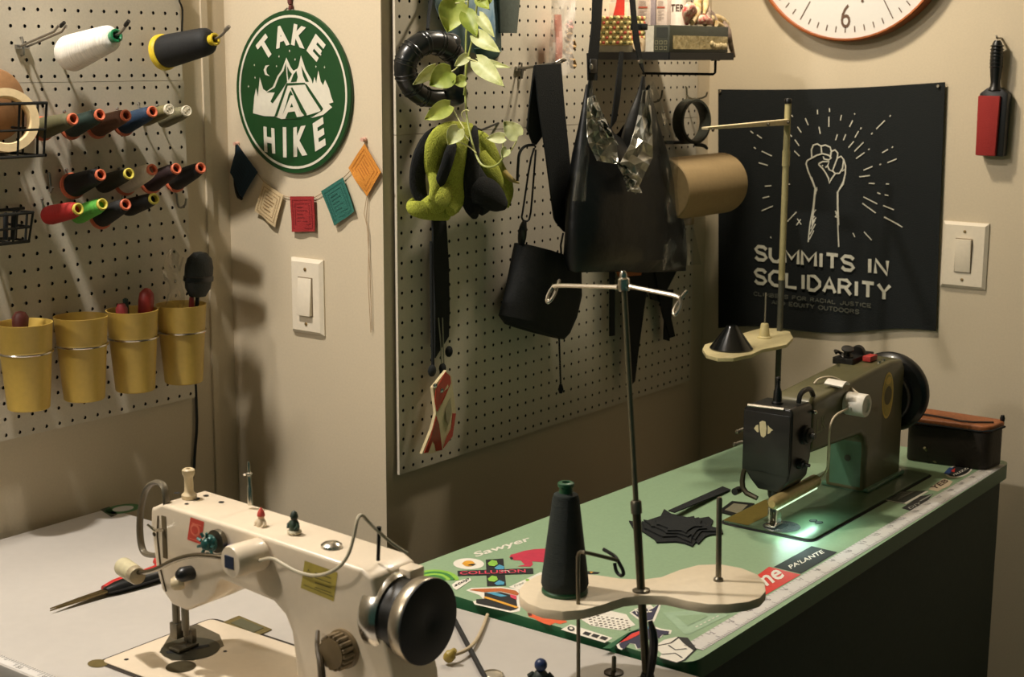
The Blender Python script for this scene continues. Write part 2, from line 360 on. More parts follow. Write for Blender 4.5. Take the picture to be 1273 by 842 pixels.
# thread post on top
o = V(-1.4425, YC, -.558)
MB().lathe([(.0088, 0), (.0098, .001), (.0098, .006), (.0072, .0085), (.0058, .011), (.0056, .028), (.0068, .031), (.0080, .033), (.0080, .0385), (.0062, .040), (.003, .040), (.003, .034)], o, (0, 0, 1), 20).build('thread_post', creamd, sm)
a = Art(lambda u, v: Z_(u, v, -.5590), (0, 0, 1)); a.lv = 3
for u, v, r in ((243, 621, .0058), (256, 617, .0036), (232, 627, .0028), (275, 624, .0036), (220, 615, .004)):
    c = Z_(u, v, -.5578); c.z = -.5572 - (c.x + 1.452) * .033 + .0006; a.ell(c, c + V(r, 0, 0), c + V(0, r, 0), 0, 1)
a.build('oil_holes', dark, sm, norm=False)['kind'] = 'stuff'
mb = MB(); b0 = Y_(311, 624, 1.252); mb.lathe([(.0034, -.004), (.0034, .02), (.0026, .021), (.0026, .034), (.0042, .035), (.0042, .037), (.0018, .038), (.0018, .05), (.001, .052)], b0, (-.02, 0, 1), 14)
mb.tube([b0 + V(-.002, 0, .036), b0 + V(-.008, -.002, .034)], .0014, 6); mb.build('thread_pin', chrome, sm)
MB().lathe([(.013, -.001), (.0125, .002), (.009, .0045), (.004, .0058), (0.0002, .006)], Y_(412, 679, YC - .008), (0, 0, 1), 22).build('oil_sight', chrome, sm)
# tension assembly on the front
tc = Y_(272, 672, Y0 - .004)
MB().lathe([(.0145, .006), (.0145, -.001), (.011, -.003), (.0095, -.010), (.0095, -.014)], tc, (0, -1, 0), 22).build('tension_base', gm, sm)
mb = MB(); mb.lathe([(.0085, .010), (.0105, .012), (.0105, .015), (.0085, .017), (.006, .024), (.004, .025)], tc, (0, -1, 0), 20)
for k in range(9):
    t = 2 * math.pi * k / 9; q = tc + V(math.cos(t) * .0095, -.02, math.sin(t) * .0095); mb.lathe([(.0022, 0), (.0018, .006)], q, (math.cos(t), -.2, math.sin(t)), 6)
tag(mb.build('tension_dial', M('teal_enamel', (34, 84, 80), .3, .2), sm), 'teal toothed tension dial')
MB().ball(Y_(286, 682, Y0 - .003), .0052, 10).build('check_spring_cap', M('blue_enamel', (52, 66, 128), .3), sm)
mb = MB(); q = Y_(218, 712, Y0 - .01); mb.lathe([(.009, -.012), (.0095, 0), (.0095, .005), (.006, .011), (.002, .013)], q + V(.018, 0, .002), (0, -1, .1), 16); mb.build('thread_nipper', blackp, sm)
MB().lathe([(.0068, 0), (.0088, .004), (.0088, .012), (.0062, .016), (.003, .017)], Y_(229, 725, Y0 - .006), (-.75, -.75, 0), 16).build('presser_knob', creamd, sm)
# needle bar, presser bar and foot
nx = -1.4600
MB().lathe([(.0052, 0), (.0052, .05), (.0034, .0505), (.0034, .058), (.0006, .060), (.0004, .075)], (nx + .008, YC - .006, -.684), (0, 0, -1), 14).build('needle_bar', gm, sm)
MB().lathe([(.0052, 0), (.0052, .052), (.0042, .053), (.0042, .062)], (nx - .012, YC - .004, -.682), (0, 0, -1), 14).build('presser_bar', gm, sm)
mb = MB(); mb.box((nx - .019, YC - .010, -.750), (nx - .005, YC + .004, -.729)); mb.box((nx - .008, YC - .022, -.7605), (nx + .012, YC + .012, -.7565)); mb.box((nx - .008, YC + .004, -.7565), (nx + .008, YC + .012, -.738))
mb.build('presser_foot', gm, sm, .001)
bed = Art(lambda u, v: Z_(u, v, ZB), (0, 0, 1))
e0 = V(-1.512, 0, ZB)
bed.shape([V(-1.512, 1.245, ZB), V(-1.475, 1.196, ZB), V(-1.442, 1.188, ZB), V(-1.42, 1.205, ZB), V(-1.425, 1.262, ZB), V(-1.46, 1.285, ZB), V(-1.512, 1.292, ZB)], 0, 1)
bed.ell(V(-1.452, 1.228, ZB), V(-1.414, 1.228, ZB), V(-1.452, 1.266, ZB), 1, 2)
bed.ell(V(-1.417, 1.182, ZB), V(-1.398, 1.182, ZB), V(-1.417, 1.201, ZB), 2, 1)
bed.ell(V(-1.49, 1.155, ZB), V(-1.487, 1.155, ZB), V(-1.49, 1.158, ZB), 3, 1); bed.ell(V(-1.41, 1.25, ZB), V(-1.4075, 1.25, ZB), V(-1.41, 1.2525, ZB), 3, 2)
bed.stroke([V(-1.466, 1.20, ZB), V(-1.44, 1.25, ZB)], .009, 3, 3)
bed.build('needle_plate', [M('plate_steel', (136, 128, 110), .3, .7), M('plate_dark', (84, 82, 70), .35, .7), M('cap_dark', (74, 66, 46), .4, .4), dark], sm, norm=False)
# stickers on the front
fy = lambda u, v: Y_(u, v, Y0)
a = Art(fy, (0, -1, 0)); a.shape([(237, 643), (254, 649), (250, 677), (233, 671)], 0, 1)
a.ell((243, 659), (249, 661), (243, 667), 1, 2); a.ell((243, 659), (247, 660), (243, 664), 0, 3); a.stroke([(239, 650), (251, 654)], .0012, 1, 2); a.stroke([(236, 669), (248, 673)], .0012, 1, 2)
tag(a.build('sticker', [M('red_vinyl', (202, 72, 56), .5), M('red_print', (226, 120, 96), .5)], sm, norm=False), 'small red stamped sticker')
a = Art(fy, (0, -1, 0)); a.shape([(379, 697), (420, 712), (415, 748), (374, 731)], 0, 1)
a.stroke([(380, 716), (384, 708), (389, 719)], .0013, 1, 2, closed=True)
for k in range(4): a.stroke([(392, 712 + k * 6), (412, 719 + k * 6)], .0012, 1, 2)
a.stroke([(378, 727), (415, 742)], .001, 1, 2)
tag(a.build('sticker', [M('yellow_vinyl', (176, 158, 72), .5), M('warn_ink', (96, 88, 44), .6)], sm, norm=False), 'yellow warning sticker')
# handwheel
hx = -1.098; hz = -.628
MB().lathe([(.040, -.016), (.046, -.013), (.0475, -.010), (.0475, .006), (.045, .012)], (hx, YC, hz), (1, 0, 0), 40).build('wheel_hub', chrome, sm)
hw = MB().lathe([(.042, .008), (.042, .034)], (hx, YC, hz), (1, 0, 0), 36).build('wheel_groove', blackp, sm)
mb = MB(); mb.lathe([(.036, .032), (.046, .0325), (.0485, .035), (.0505, .050), (.0495, .052)], (hx, YC, hz), (1, 0, 0), 44, 0); mb.lathe([(.0498, .0508), (.0496, .0535), (.048, .0545), (.012, .0545), (.010, .0535), (.0002, .0535)], (hx, YC, hz), (1, 0, 0), 44, 1)
mb.build('handwheel', [M('satin_chrome', (176, 166, 148), .32, .9), M('wheel_black', (15, 16, 16), .65)], sm)
MB().box((-1.104, Y0 + .045, -.592), (-1.078, Y1 - .004, -.5775)).build('hub_bracket', cream, sm, .004)
MB().tube([V(-1.4585, Y0 - .0006, -.574), V(-1.4615, Y0 - .0008, -.60), V(-1.4575, Y0 - .0008, -.645), V(-1.449, Y0 - .0006, -.672)], .0011, 6).build('plate_seam', M('seam_brown', (84, 70, 46), .6), sm)
for x, z in ((-1.468, -.600), (-1.463, -.645)): MB().lathe([(.0032, -.001), (.003, .0015), (.0015, .002)], (x, Y0 + .001, z), (0, -1, 0), 10).build('screw', M('screw_brown', (70, 60, 42), .4, .5), sm)
# stitch dial and reverse lever
kd = Y_(428, 806, Y0)
mb = MB(); mb.lathe([(.0225, -.004), (.0235, 0), (.0235, .004), (.019, .006)], kd, (0, -1, 0), 28); 
for k in range(18):
    t = 2 * math.pi * k / 18; mb.lathe([(.0032, .004), (.0032, .020), (.002, .0215)], kd + V(math.cos(t) * .0185, 0, math.sin(t) * .0185), (0, -1, 0), 6)
mb.lathe([(.018, .004), (.018, .0225), (.006, .0235)], kd, (0, -1, 0), 26); mb.build('stitch_dial', M('dial_brown', (112, 94, 66), .4), sm)
MB().tube([Y_(395, 785, Y0 - .005), Y_(394, 805, Y0 - .02), Y_(399, 825, Y0 - .028), Y_(401, 860, Y0 - .032)], [.0025, .003, .0042, .005], 8, sub=1).build('reverse_lever', brown, sm)
MB().tube([Y_(470, 697, YC - .01), Y_(471, 664, YC - .01), Y_(471, 655, YC - .01)], [.0022, .0022, .003], 8).build('thread_guide', blackm, sm)

# ------------------------------------------------------------------ gooseneck lamp stuck on the machine's front
gl = thing('gooseneck_lamp', 'chrome gooseneck lamp clamped to the front of the cream machine', 'lamp', Y_(318, 715, Y0 - .02))
lb = Y_(325, 688, Y0)
ax = V(-.12, -1, 0).normalized()
mb = MB(); mb.lathe([(.0185, .001), (.0195, .004), (.0195, .042), (.018, .045), (.0003, .0455)], lb, ax, 32); mbs = mb.build('magnet_base', cream, gl)
c0 = lb + ax * .0458; MB().box(c0 + V(-.0075, -.0012, -.0075), c0 + V(.0075, .001, .0075)).build('switch', M('navy_plastic', (34, 46, 70), .4), mbs)
tipp = Y_(172, 712, 1.16)
gn = [lb + ax * .03 + V(-.017, 0, -.002), Y_(283, 694, 1.155), Y_(262, 691, 1.153), Y_(238, 690, 1.153), Y_(215, 697, 1.154), Y_(195, 708, 1.157), Y_(180, 712, 1.16), tipp]
MB().tube(gn, .0031, 10, sub=2).build('gooseneck', M('gooseneck_chrome', (150, 142, 128), .2, 1), gl)
ha = (Y_(135, 693, 1.185) - Y_(168, 715, 1.16)).normalized(); hb = Y_(170, 716, 1.16)
lh = MB().lathe([(.002, -.004), (.0105, -.003), (.0115, .0), (.0115, .008)], hb, ha, 22).build('lamp_collar', M('collar_grey', (170, 156, 128), .35, .3), gl)
MB().lathe([(.0108, .008), (.0118, .010), (.0122, .044), (.0105, .046), (.0003, .046)], hb, ha, 22).build('lamp_shade', M('frosted_plastic', (214, 204, 168), .3, trans=.25), gl)
cb = [lb + V(.018, -.02, .0), Y_(338, 693, 1.168), Y_(352, 702, 1.166), Y_(372, 713, 1.165), Y_(396, 717, 1.165), Y_(420, 708, 1.168), Y_(434, 690, 1.175), Y_(441, 662, 1.185), Y_(444, 645, 1.19), Y_(449, 639, 1.20), Y_(457, 648, 1.21), Y_(471, 662, 1.216), Y_(490, 678, 1.228), Y_(506, 688, 1.24)]
MB().tube(cb, .0021, 8, sub=2).build('cable', M('cable_cream', (176, 166, 142), .45), gl)

# ------------------------------------------------------------------ small figures standing on the machine
def figure(name, label, u, v, y, h, hat, bodyc, basec, face):
    o = Y_(u, v, y); t = thing(name, label, 'figurine', o)
    MB().lathe([(.0085, -.001), (.009, .0012), (.008, .003)], o, (0, 0, 1), 14).build('base', basec, t)
    mb = MB(); mb.lathe([(.0058, .003), (.0066, .006), (.0060, .011), (.0042, .015), (.003, .016)], o, (0, 0, 1), 14)
    for s in (-1, 1): mb.tube([o + V(s * .005, 0, .013), o + V(s * .008, -.002, .009), o + V(s * .006, -.005, .006)], [.002, .0022, .0018], 6)
    mb.build('body', bodyc, t); MB().ball(o + V(0, 0, .0185), .0046, 12, sc=(1, .95, 1)).build('head', face, t)
    MB().lathe([(.0050, .019), (.0048, .0215), (.0034, .025), (.0012, h), (.0002, h + .001)], o, (0, 0, 1), 12).build('hat', hat, t)
figure('figurine', 'tiny red hatted figurine on a black base, on top of the cream machine', 325, 660, 1.215, .0285, M('hat_red', (190, 70, 58), .5), M('fig_cream', (208, 190, 160), .5), blackp, M('fig_face', (214, 172, 140), .5))
figure('figurine', 'tiny dark green figurine on a clear base, on top of the cream machine', 366, 662, 1.222, .0265, M('hat_green', (30, 44, 34), .5), M('fig_green', (36, 58, 42), .5), M('fig_clear', (196, 186, 160), .3), M('fig_dark', (44, 46, 38), .5))

# ------------------------------------------------------------------ thread snips with red and black handles, lying on the table
sn = thing('fabric_shears', 'shears with red and black handles, blades closed on the white table', 'scissors', Z_(130, 745, ZW))
up = V(0, 0, .004)
t0, t1, t2, t3 = Z_(62, 764, ZW) + up, Z_(135, 739, ZW) + up, Z_(190, 722, ZW) + up, Z_(214, 712, ZW) + up
d = (t1 - t0).normalized(); nn = V(-d.y, d.x, 0)
for s, k in ((1, .0), (-1, .003)):
    mb = MB(); b = V(0, 0, k)
    mb.prism([t0 + b, t0 + d * .05 + nn * (.0055 * s) + b, t1 + nn * (.0105 * s) + b, t1 + d * .018 + nn * (.009 * s) + b, t1 + d * .018 - nn * .004 * s + b, t1 - nn * .004 * s + b, t0 + d * .05 - nn * .003 * s + b], (0, 0, .0022)); mb.build('blade', M('blade_steel', (128, 112, 76), .3, .85), sn, .0005)
mb = MB(); mb.tube([t1 - d * .004 + nn * .004 + up, t1 + d * .02 + nn * .006 + up, t2 + nn * .006 + up, t3 + nn * .012 + up], [.007, .0115, .012, .011], 10, flat=(V(0, 0, 1), .8), sub=1)
tag(mb.build('handle', M('handle_red', (186, 50, 46), .4), sn), 'red handle half')
mb = MB(); mb.tube([t1 - d * .008 - nn * .004 + up, t1 + d * .015 - nn * .006 + up * 1.2, t2 - nn * .009 + up * 1.6, t3 - nn * .012 + up * 1.6], [.007, .012, .0125, .011], 10, flat=(V(0, 0, 1), .8), sub=1)
tag(mb.build('handle', blackp, sn), 'black handle half')
rc = t3 + d * .03
for s, mt in ((1, MATS['handle_red']), (-1, blackp)):
    MB().tube([rc + d * (math.cos(k * math.pi / 8) * .034) + nn * (s * .026 + math.sin(k * math.pi / 8) * .020) + up * 1.6 for k in range(16)], .0055, 8, closed=True).build('finger_loop', mt, sn)
MB().lathe([(.005, .0), (.005, .002)], t1 + d * .012 + V(0, 0, .006), (0, 0, 1), 12).build('pivot_screw', chrome, sn)
# ------------------------------------------------------------------ two-armed thread stand clamped to the white table
ts = thing('thread_stand', 'two armed chrome thread stand with a cream bone shaped tray on the white table', 'thread stand', (-.9236, 1.5, ZW))
P0 = V(-.9236, 1.5, ZW); Pd = Y_(797, 735, 1.5); Pt = Y_(775, 345, 1.5)
ax = (Pt - P0).normalized()
MB().tube([P0 - ax * .04, P0 + (Pd - P0) * .98, Pd + ax * .105], .0052, 12).build('lower_pole', M('pole_dark', (84, 78, 62), .35, .8), ts)
MB().tube([Pd + ax * .10, Pt], .0034, 12).build('upper_pole', M('pole_grey', (118, 112, 92), .35, .8), ts)
MB().lathe([(.018, 0), (.018, .004), (.010, .006), (.0075, .016)], P0, (0, 0, 1), 20).build('base', blackm, ts)
MB().lathe([(.0068, 0), (.0068, .014), (.0055, .016)], Pd + ax * .098, ax, 14).build('pole_collar', gm, ts)
zd = Pd.z
outl = [(646, 742), (645, 733), (652, 724), (668, 715), (690, 711), (715, 712), (745, 715), (772, 719), (800, 720), (822, 717), (845, 708), (868, 702), (895, 701), (922, 706), (942, 714), (951, 724), (952, 735), (945, 743), (930, 748), (905, 751), (880, 751), (855, 747), (828, 741), (800, 740), (775, 743), (748, 752), (725, 758), (700, 760), (675, 757), (656, 750)]
mb = MB(); mb.prism([Z_(u, v, zd) for u, v in outl], (0, 0, -.0125)); mb.build('tray', M('tray_cream', (214, 198, 170), .5, bump=.03, var=.03), ts, .0022)
for u, v, h in ((893, 722, .108), (702, 736, .10)):
    q = Z_(u, v, zd); pn = MB().lathe([(.0065, -.001), (.0060, .003), (.0036, .005), (.0036, h - .003), (.0025, h)], q, (-.02, 0, 1), 12).build('spool_pin', gm, ts)
MB().lathe([(.011, -.001), (.011, .002), (.007, .0035)], Pd, ax, 16).build('tray_washer', gm, ts)
hd = Pt - ax * .004
MB().lathe([(.0065, -.012), (.0072, -.009), (.0072, .002), (.0045, .004), (.0045, .008), (.003, .012)], hd, ax, 14).build('top_clamp', chrome, ts)
for pts in ([(768, 357), (730, 356), (696, 355), (688, 356)], [(783, 356), (812, 362), (838, 367), (845, 370)]):
    q = [Y_(u, v, 1.5) for u, v in pts]; arm = MB().tube(q, .0026, 8, sub=1).build('guide_arm', chrome, ts)
    e = q[-1]; s = 1 if e.x > hd.x else -1
    MB().tube([e, e + V(s * .004, -.004, -.008), e + V(s * .003, -.010, -.016), e + V(0, -.012, -.02), e + V(-s * .004, -.006, -.013), e + V(-s * .001, .008, .001), e + V(s * .001, .014, .006)], .002, 8, sub=2).build('guide_hook', chrome, arm)
    MB().lathe([(.003, 0), (.003, .004)], q[0], q[1] - q[0], 8).build('arm_screw', chrome, arm)
MB().tube([Y_(808, 772, 1.492), Y_(813, 790, 1.49), Y_(812, 815, 1.492), Y_(806, 850, 1.496)], [.003, .0055, .006, .004], 8, sub=1).build('pole_tape', blackp, ts)
# the cone of dark green thread on the tray
q = Z_(702, 736, zd)
cn = thing('thread_cone', 'tall cone of blackish green thread standing on the cream tray', 'thread cone', q)
MB().lathe([(.0285, .0005), (.0285, .004), (.026, .007)], q, (0, 0, 1), 28).build('cone_base', M('cone_green', (22, 74, 44), .4), cn)
MB().lathe([(.027, .006), (.0292, .012), (.0285, .02), (.0165, .118), (.0145, .124), (.010, .126)], q, (0, 0, 1), 36).build('thread', M('thread_darkgreen', (12, 25, 20), .8, bump=.5, scale=30, stretch=(1, 1, 60), var=.3), cn)
MB().lathe([(.0085, .124), (.0080, .132), (.0100, .134), (.0100, .138), (.0085, .139), (.005, .139), (.005, .128)], q, (0, 0, 1), 20).build('cone_tip', MATS['cone_green'], cn)

# ------------------------------------------------------------------ odds and ends on the white table
q0 = Z_(719, 868, ZW)
wg = thing('wire_thread_guide', 'bent wire thread guide with a hooked end, on the white table', 'thread guide', q0)
ra = q0.y; top = Y_(718, 690, ra)
MB().tube([q0, Y_(719, 760, ra), Y_(718, 694, ra), Y_(720, 686, ra), Y_(728, 687, ra), Y_(757, 694, ra + .03), Y_(768, 697, ra + .04)], [.0024] * 7, 8, sub=1).build('rod', M('rod_grey', (110, 102, 84), .35, .8), wg)
e = Y_(768, 697, ra + .04)
MB().tube([Y_(750, 683, ra + .05), Y_(764, 691, ra + .048), e, Y_(776, 712, ra + .04), Y_(773, 717, ra + .04), Y_(766, 712, ra + .04), Y_(764, 700, ra + .042)], .0023, 8, sub=2).build('hook', blackm, wg)
MB().lathe([(.010, 0), (.010, .003), (.005, .005)], q0, (0, 0, 1), 14).build('base', blackm, wg)

q = Z_(672, 852, ZW)
t = thing('figurine', 'small dark figurine with a blue head on the white table', 'figurine', q)
MB().lathe([(.012, 0), (.0125, .004), (.011, .012), (.007, .018), (.004, .020)], q, (0, 0, 1), 16).build('body', M('fig_teal', (40, 52, 48), .5), t)
MB().ball(q + V(0, 0, .0265), .0082, 14).build('head', M('fig_blue', (34, 52, 92), .4), t)
for s in (-1, 1): MB().tube([q + V(s * .008, s * .005, .016), q + V(s * .013, s * .006, .012), q + V(s * .012, s * .003, .004)], [.0026, .003, .0026], 6).build('arm', MATS['fig_teal'], t)

q = Z_(763, 837, ZW)
t = thing('bobbin_winder_pin', 'short upright metal pin on a dark disc on the white table', 'spool pin', q)
MB().lathe([(.0125, 0), (.0125, .002), (.010, .003)], q, (0, 0, 1), 18).build('disc', M('disc_dark', (58, 48, 34), .45, .3), t)
MB().lathe([(.003, .003), (.003, .021), (.002, .0225)], q, (0, 0, 1), 10).build('pin', gm, t)

q = Z_(612, 842, ZW)
MBr = MB(); MBr.lathe([(.0135, 0), (.0145, .0015), (.0145, .004), (.012, .0055), (.0115, .0035), (.002, .003), (.0003, .003)], q, (0, 0, 1), 22)
tag(MBr.build('button_lid', M('lid_silver', (196, 186, 166), .3, .5)), 'small round silver lid lying beside the black rubber strip on the white table', 'lid')

q = Z_(555, 826, ZW)
t = thing('cord_plug', 'yellowish cord end cap with a cream cord on the white table', 'cord', q)
MB().lathe([(.0055, 0), (.0075, .004), (.0075, .010), (.005, .013), (.0035, .018), (.003, .019)], q + V(0, 0, .006), (.25, .1, .35), 14).build('cap', M('cap_yellow', (160, 140, 62), .45), t)
MB().tube([q + V(.004, .002, .012), Z_(576, 820, ZW) + V(0, 0, .01), Z_(590, 806, ZW) + V(0, 0, .006), Z_(600, 785, ZW) + V(0, 0, .004), Z_(606, 768, ZW) + V(0, 0, .004)], .0026, 8, sub=2).build('cord', M('cord_cream', (186, 168, 136), .6), t)
bl = MB(); bl.tube([Z_(556, 758, ZW) + V(0, 0, .0046), Z_(614, 868, ZW) + V(0, 0, .0046)], .0042, 8, flat=(V(0, 1, 0), .6))
tag(bl.build('rubber_strip', M('rubber_black', (22, 22, 20), .7)), 'narrow black rubber strip lying on the white table by the handwheel', 'strip')

# ------------------------------------------------------------------ stickers and ruler on the green table
gz = lambda u, v: Z_(u, v, ZG)
red = M('sticker_red', (206, 54, 44), .45); pink = M('sticker_pink', (206, 66, 88), .5); org = M('sticker_orange', (214, 92, 50), .5); lime = M('sticker_lime', (136, 186, 70), .5)
blu = M('sticker_blue', (74, 148, 178), .5); amber = M('sticker_amber', (216, 156, 52), .5); navy = M('sticker_navy', (40, 38, 66), .5); pale = M('sticker_pale', (150, 176, 146), .45); grey = M('sticker_grey', (150, 150, 140), .5)
def stick(label, mats, fn):
    a = Art(gz, (0, 0, 1)); fn(a); tag(a.build('sticker', mats, tg, norm=False), label)
L2 = lambda x, y: (500 + x / 4.896, 640 + y / 4.896)      # places read off an enlarged view of the near end
def s_sawyer(a): a.text('Sawyer', L2(455, 268), L2(792, 165), L2(430, 232), 0, 1, .02)
stick('white lettered sticker', [wht], s_sawyer)
def s_round(a):
    c = L2(404, 300); a.ell(c, L2(498, 303), L2(400, 334), 0, 1); a.ell(L2(404, 300), L2(440, 301), L2(403, 318), 1, 2); a.shape([L2(395, 312), L2(420, 304), L2(450, 303), L2(430, 314)], 2, 3); a.shape([L2(362, 302), L2(380, 288), L2(398, 300), L2(380, 306)], 1, 3)
stick('oval white sticker with an orange sun', [wht, amber, ink], s_round)
def s_arc(a):
    c = V(*L2(195, 395), 0)
    for k, r in enumerate((30, 52, 74, 96, 118)):
        a.stroke([L2(195 + r * 1.15 * math.cos(t * math.pi / 10), 400 - r * .5 * math.sin(t * math.pi / 10)) for t in range(0, 11)], .0075, 0 if k % 2 == 0 else 1, 1)
    a.shape([L2(300, 430), L2(330, 408), L2(412, 388), L2(420, 402), L2(330, 462), L2(312, 452)], 2, 2); a.text('stop', L2(320, 450), L2(408, 404), L2(318, 430), 3, 3, .02)
stick('green and white arched sticker', [lime, M('sticker_deepgreen', (62, 128, 60), .5), wht, ink], s_arc)
def s_coll(a):
    a.shape([L2(508, 275), L2(615, 268), L2(632, 434), L2(516, 438)], 0, 1); a.shape([L2(336, 345), L2(795, 328), L2(798, 362), L2(338, 376)], 0, 2)
    a.text('COLLUSION', L2(350, 370), L2(752, 356), L2(350, 350), 1, 3, .015)
    for y in (300, 395):
        a.shape([L2(520, y), L2(545, y - 20), L2(575, y - 14), L2(582, y + 6), L2(560, y + 18), L2(528, y + 14)], 2, 3); a.shape([L2(560, y + 28), L2(590, y + 8), L2(622, y + 20), L2(618, y + 36), L2(575, y + 38)], 3, 3)
    a.stroke([L2(600, 350), L2(640, 346), L2(655, 358)], .0016, 4, 4)
stick('black cross shaped sticker with pink letters', [ink, pink, lime, blu, wht], s_coll)
def s_bear(a):
    a.shape([L2(652, 262), L2(660, 245), L2(690, 238), L2(740, 222), L2(800, 212), L2(870, 208), L2(900, 230), L2(890, 292), L2(850, 290), L2(790, 285), L2(795, 305), L2(780, 318), L2(700, 316), L2(745, 306), L2(720, 280), L2(680, 278)], 0, 1); a.shape([L2(654, 264), L2(668, 258), L2(676, 272), L2(660, 276)], 1, 2)
stick('crimson animal shaped sticker', [M('sticker_crimson', (186, 50, 72), .5), ink], s_bear)
def s_free(a):
    a.shape([L2(648, 442), L2(840, 352), L2(905, 365), L2(720, 462)], 0, 1); a.text('Free', L2(685, 446), L2(740, 420), L2(680, 434), 1, 2); a.ell(L2(762, 400), L2(774, 400), L2(762, 407), 2, 2)
stick('white rectangular sticker with a green dot', [wht, grey, lime], s_free)
def s_yel(a): a.shape([L2(1130, 345), L2(1205, 352), L2(1190, 362), L2(1125, 365)], 0, 1); a.shape([L2(1138, 350), L2(1165, 350), L2(1150, 360)], 1, 2)
stick('black and yellow sticker', [ink, amber], s_yel)
def s_van(a):
    a.shape([L2(388, 462), L2(420, 448), L2(600, 442), L2(700, 455), L2(735, 480), L2(715, 590), L2(660, 598), L2(440, 548), L2(430, 530), L2(490, 512), L2(470, 492)], 0, 1)
    a.shape([L2(408, 462), L2(440, 455), L2(600, 450), L2(690, 465), L2(712, 485), L2(700, 495), L2(600, 470), L2(500, 475)], 1, 2)
    a.shape([L2(500, 478), L2(600, 474), L2(690, 498), L2(700, 560), L2(640, 548), L2(560, 520), L2(500, 500)], 2, 2); a.shape([L2(510, 480), L2(560, 476), L2(640, 500), L2(600, 505)], 3, 3); a.shape([L2(450, 520), L2(520, 515), L2(640, 560), L2(700, 575), L2(660, 588), L2(450, 542)], 2, 3)
    a.stroke([L2(500, 508), L2(560, 526), L2(640, 552), L2(700, 572)], .006, 4, 4); a.shape([L2(655, 490), L2(695, 500), L2(695, 525), L2(660, 510)], 5, 4)
stick('white edged sticker with a striped winged shape', [wht, M('sticker_rust', (176, 96, 48), .5), ink, blu, amber, pink], s_van)
def s_crab(a):
    a.shape([L2(760, 600), L2(790, 600), L2(820, 620), L2(880, 612), L2(930, 622), L2(985, 640), L2(1005, 655), L2(960, 668), L2(930, 660), L2(900, 675), L2(860, 664), L2(830, 650), L2(800, 632), L2(770, 622)], 0, 1); a.shape([L2(762, 602), L2(785, 602), L2(790, 618), L2(768, 618)], 1, 2)
stick('orange crab shaped sticker', [org, M('sticker_maroon', (96, 38, 30), .5)], s_crab)
L3 = lambda x, y: (500 + x / 3.536, 680 + y / 3.536)
def s_q(a):
    a.shape([L3(697, 365), L3(740, 342), L3(925, 402), L3(890, 423)], 0, 1); a.ell(L3(742, 362), L3(758, 364), L3(742, 372), 1, 2); a.ell(L3(742, 362), L3(750, 363), L3(742, 367), 0, 3)
    for k in range(3): a.shape([L3(792 + k * 37, 385 + k * 10), L3(804 + k * 37, 374 + k * 10), L3(832 + k * 37, 382 + k * 10), L3(818 + k * 37, 394 + k * 10)], 1, 2)
stick('white sticker with a ring and black blocks', [wht, ink], s_q)
def s_text(a):
    a.shape([L3(782, 318), L3(800, 300), L3(850, 280), L3(880, 290), L3(905, 280), L3(985, 298), L3(1000, 320), L3(1025, 345), L3(960, 368), L3(900, 360), L3(830, 348)], 0, 1)
    R = random.Random(3)
    for r in range(5):
        for k in range(9):
            x, y = 812 + k * 21 + r * 4, 300 + r * 11 + k * 3.2
            a.stroke([L3(x, y), L3(x + 6 + R.random() * 8, y - 3 + R.random() * 5)], .0024, 1, 2)
stick('cloud shaped white sticker full of tiny black lettering', [wht, M('ink_brown', (70, 62, 50), .6)], s_text)
def s_mtn(a):
    a.shape([L3(998, 290), L3(1050, 262), L3(1092, 255), L3(1105, 268), L3(1140, 240), L3(1130, 280), L3(1108, 330), L3(1062, 336), L3(1025, 312)], 0, 1); a.shape([L3(1008, 290), L3(1050, 270), L3(1098, 276), L3(1130, 252), L3(1100, 322), L3(1066, 328), L3(1032, 308)], 1, 2)
    a.text('NICE', L3(1030, 300), L3(1098, 290), L3(1020, 275), 0, 3, .02)
stick('small white edged purple mountain sticker', [wht, navy], s_mtn)
def s_bear2(a):
    o = [(940, 430), (1000, 378), (1060, 358), (1100, 348), (1140, 362), (1185, 368), (1180, 384), (1150, 385), (1135, 402), (1120, 395), (1090, 412), (1075, 398), (1060, 446), (1030, 452), (1020, 430), (990, 425), (965, 455), (948, 448)]
    c = sum((Vector(p) for p in o), Vector((0, 0))) / len(o)
    a.shape([L3(*p) for p in o], 0, 1); a.shape([L3(*(c + (Vector(p) - c) * .9 + Vector((0, 2)))) for p in o], 1, 2); a.shape([L3(955, 425), L3(1010, 385), L3(1050, 372), L3(1040, 390), L3(990, 415)], 2, 3); a.shape([L3(1040, 360), L3(1100, 352), L3(1090, 362), L3(1050, 372)], 3, 3)
stick('dark bear shaped sticker with white edge', [wht, navy, red, blu], s_bear2)
def s_strip(a): a.shape([L3(880, 447), L3(990, 380), L3(1040, 360), L3(1050, 366), L3(915, 448)], 0, 1)
stick('dark green curved strip', [edge_g], s_strip)
def s_tri(a):
    a.shape([L3(1142, 290), L3(1360, 275), L3(1436, 300), L3(1262, 385), L3(1240, 385)], 0, 1); a.shape([L3(1205, 305), L3(1330, 298), L3(1345, 308), L3(1255, 350)], 1, 2)
    for k in range(6): a.stroke([L3(1290 + k * 18, 355 - k * 9), L3(1300 + k * 18, 350 - k * 9)], .002, 2, 2)
stick('pale translucent triangular sticker', [pale, lam_g, wht], s_tri)
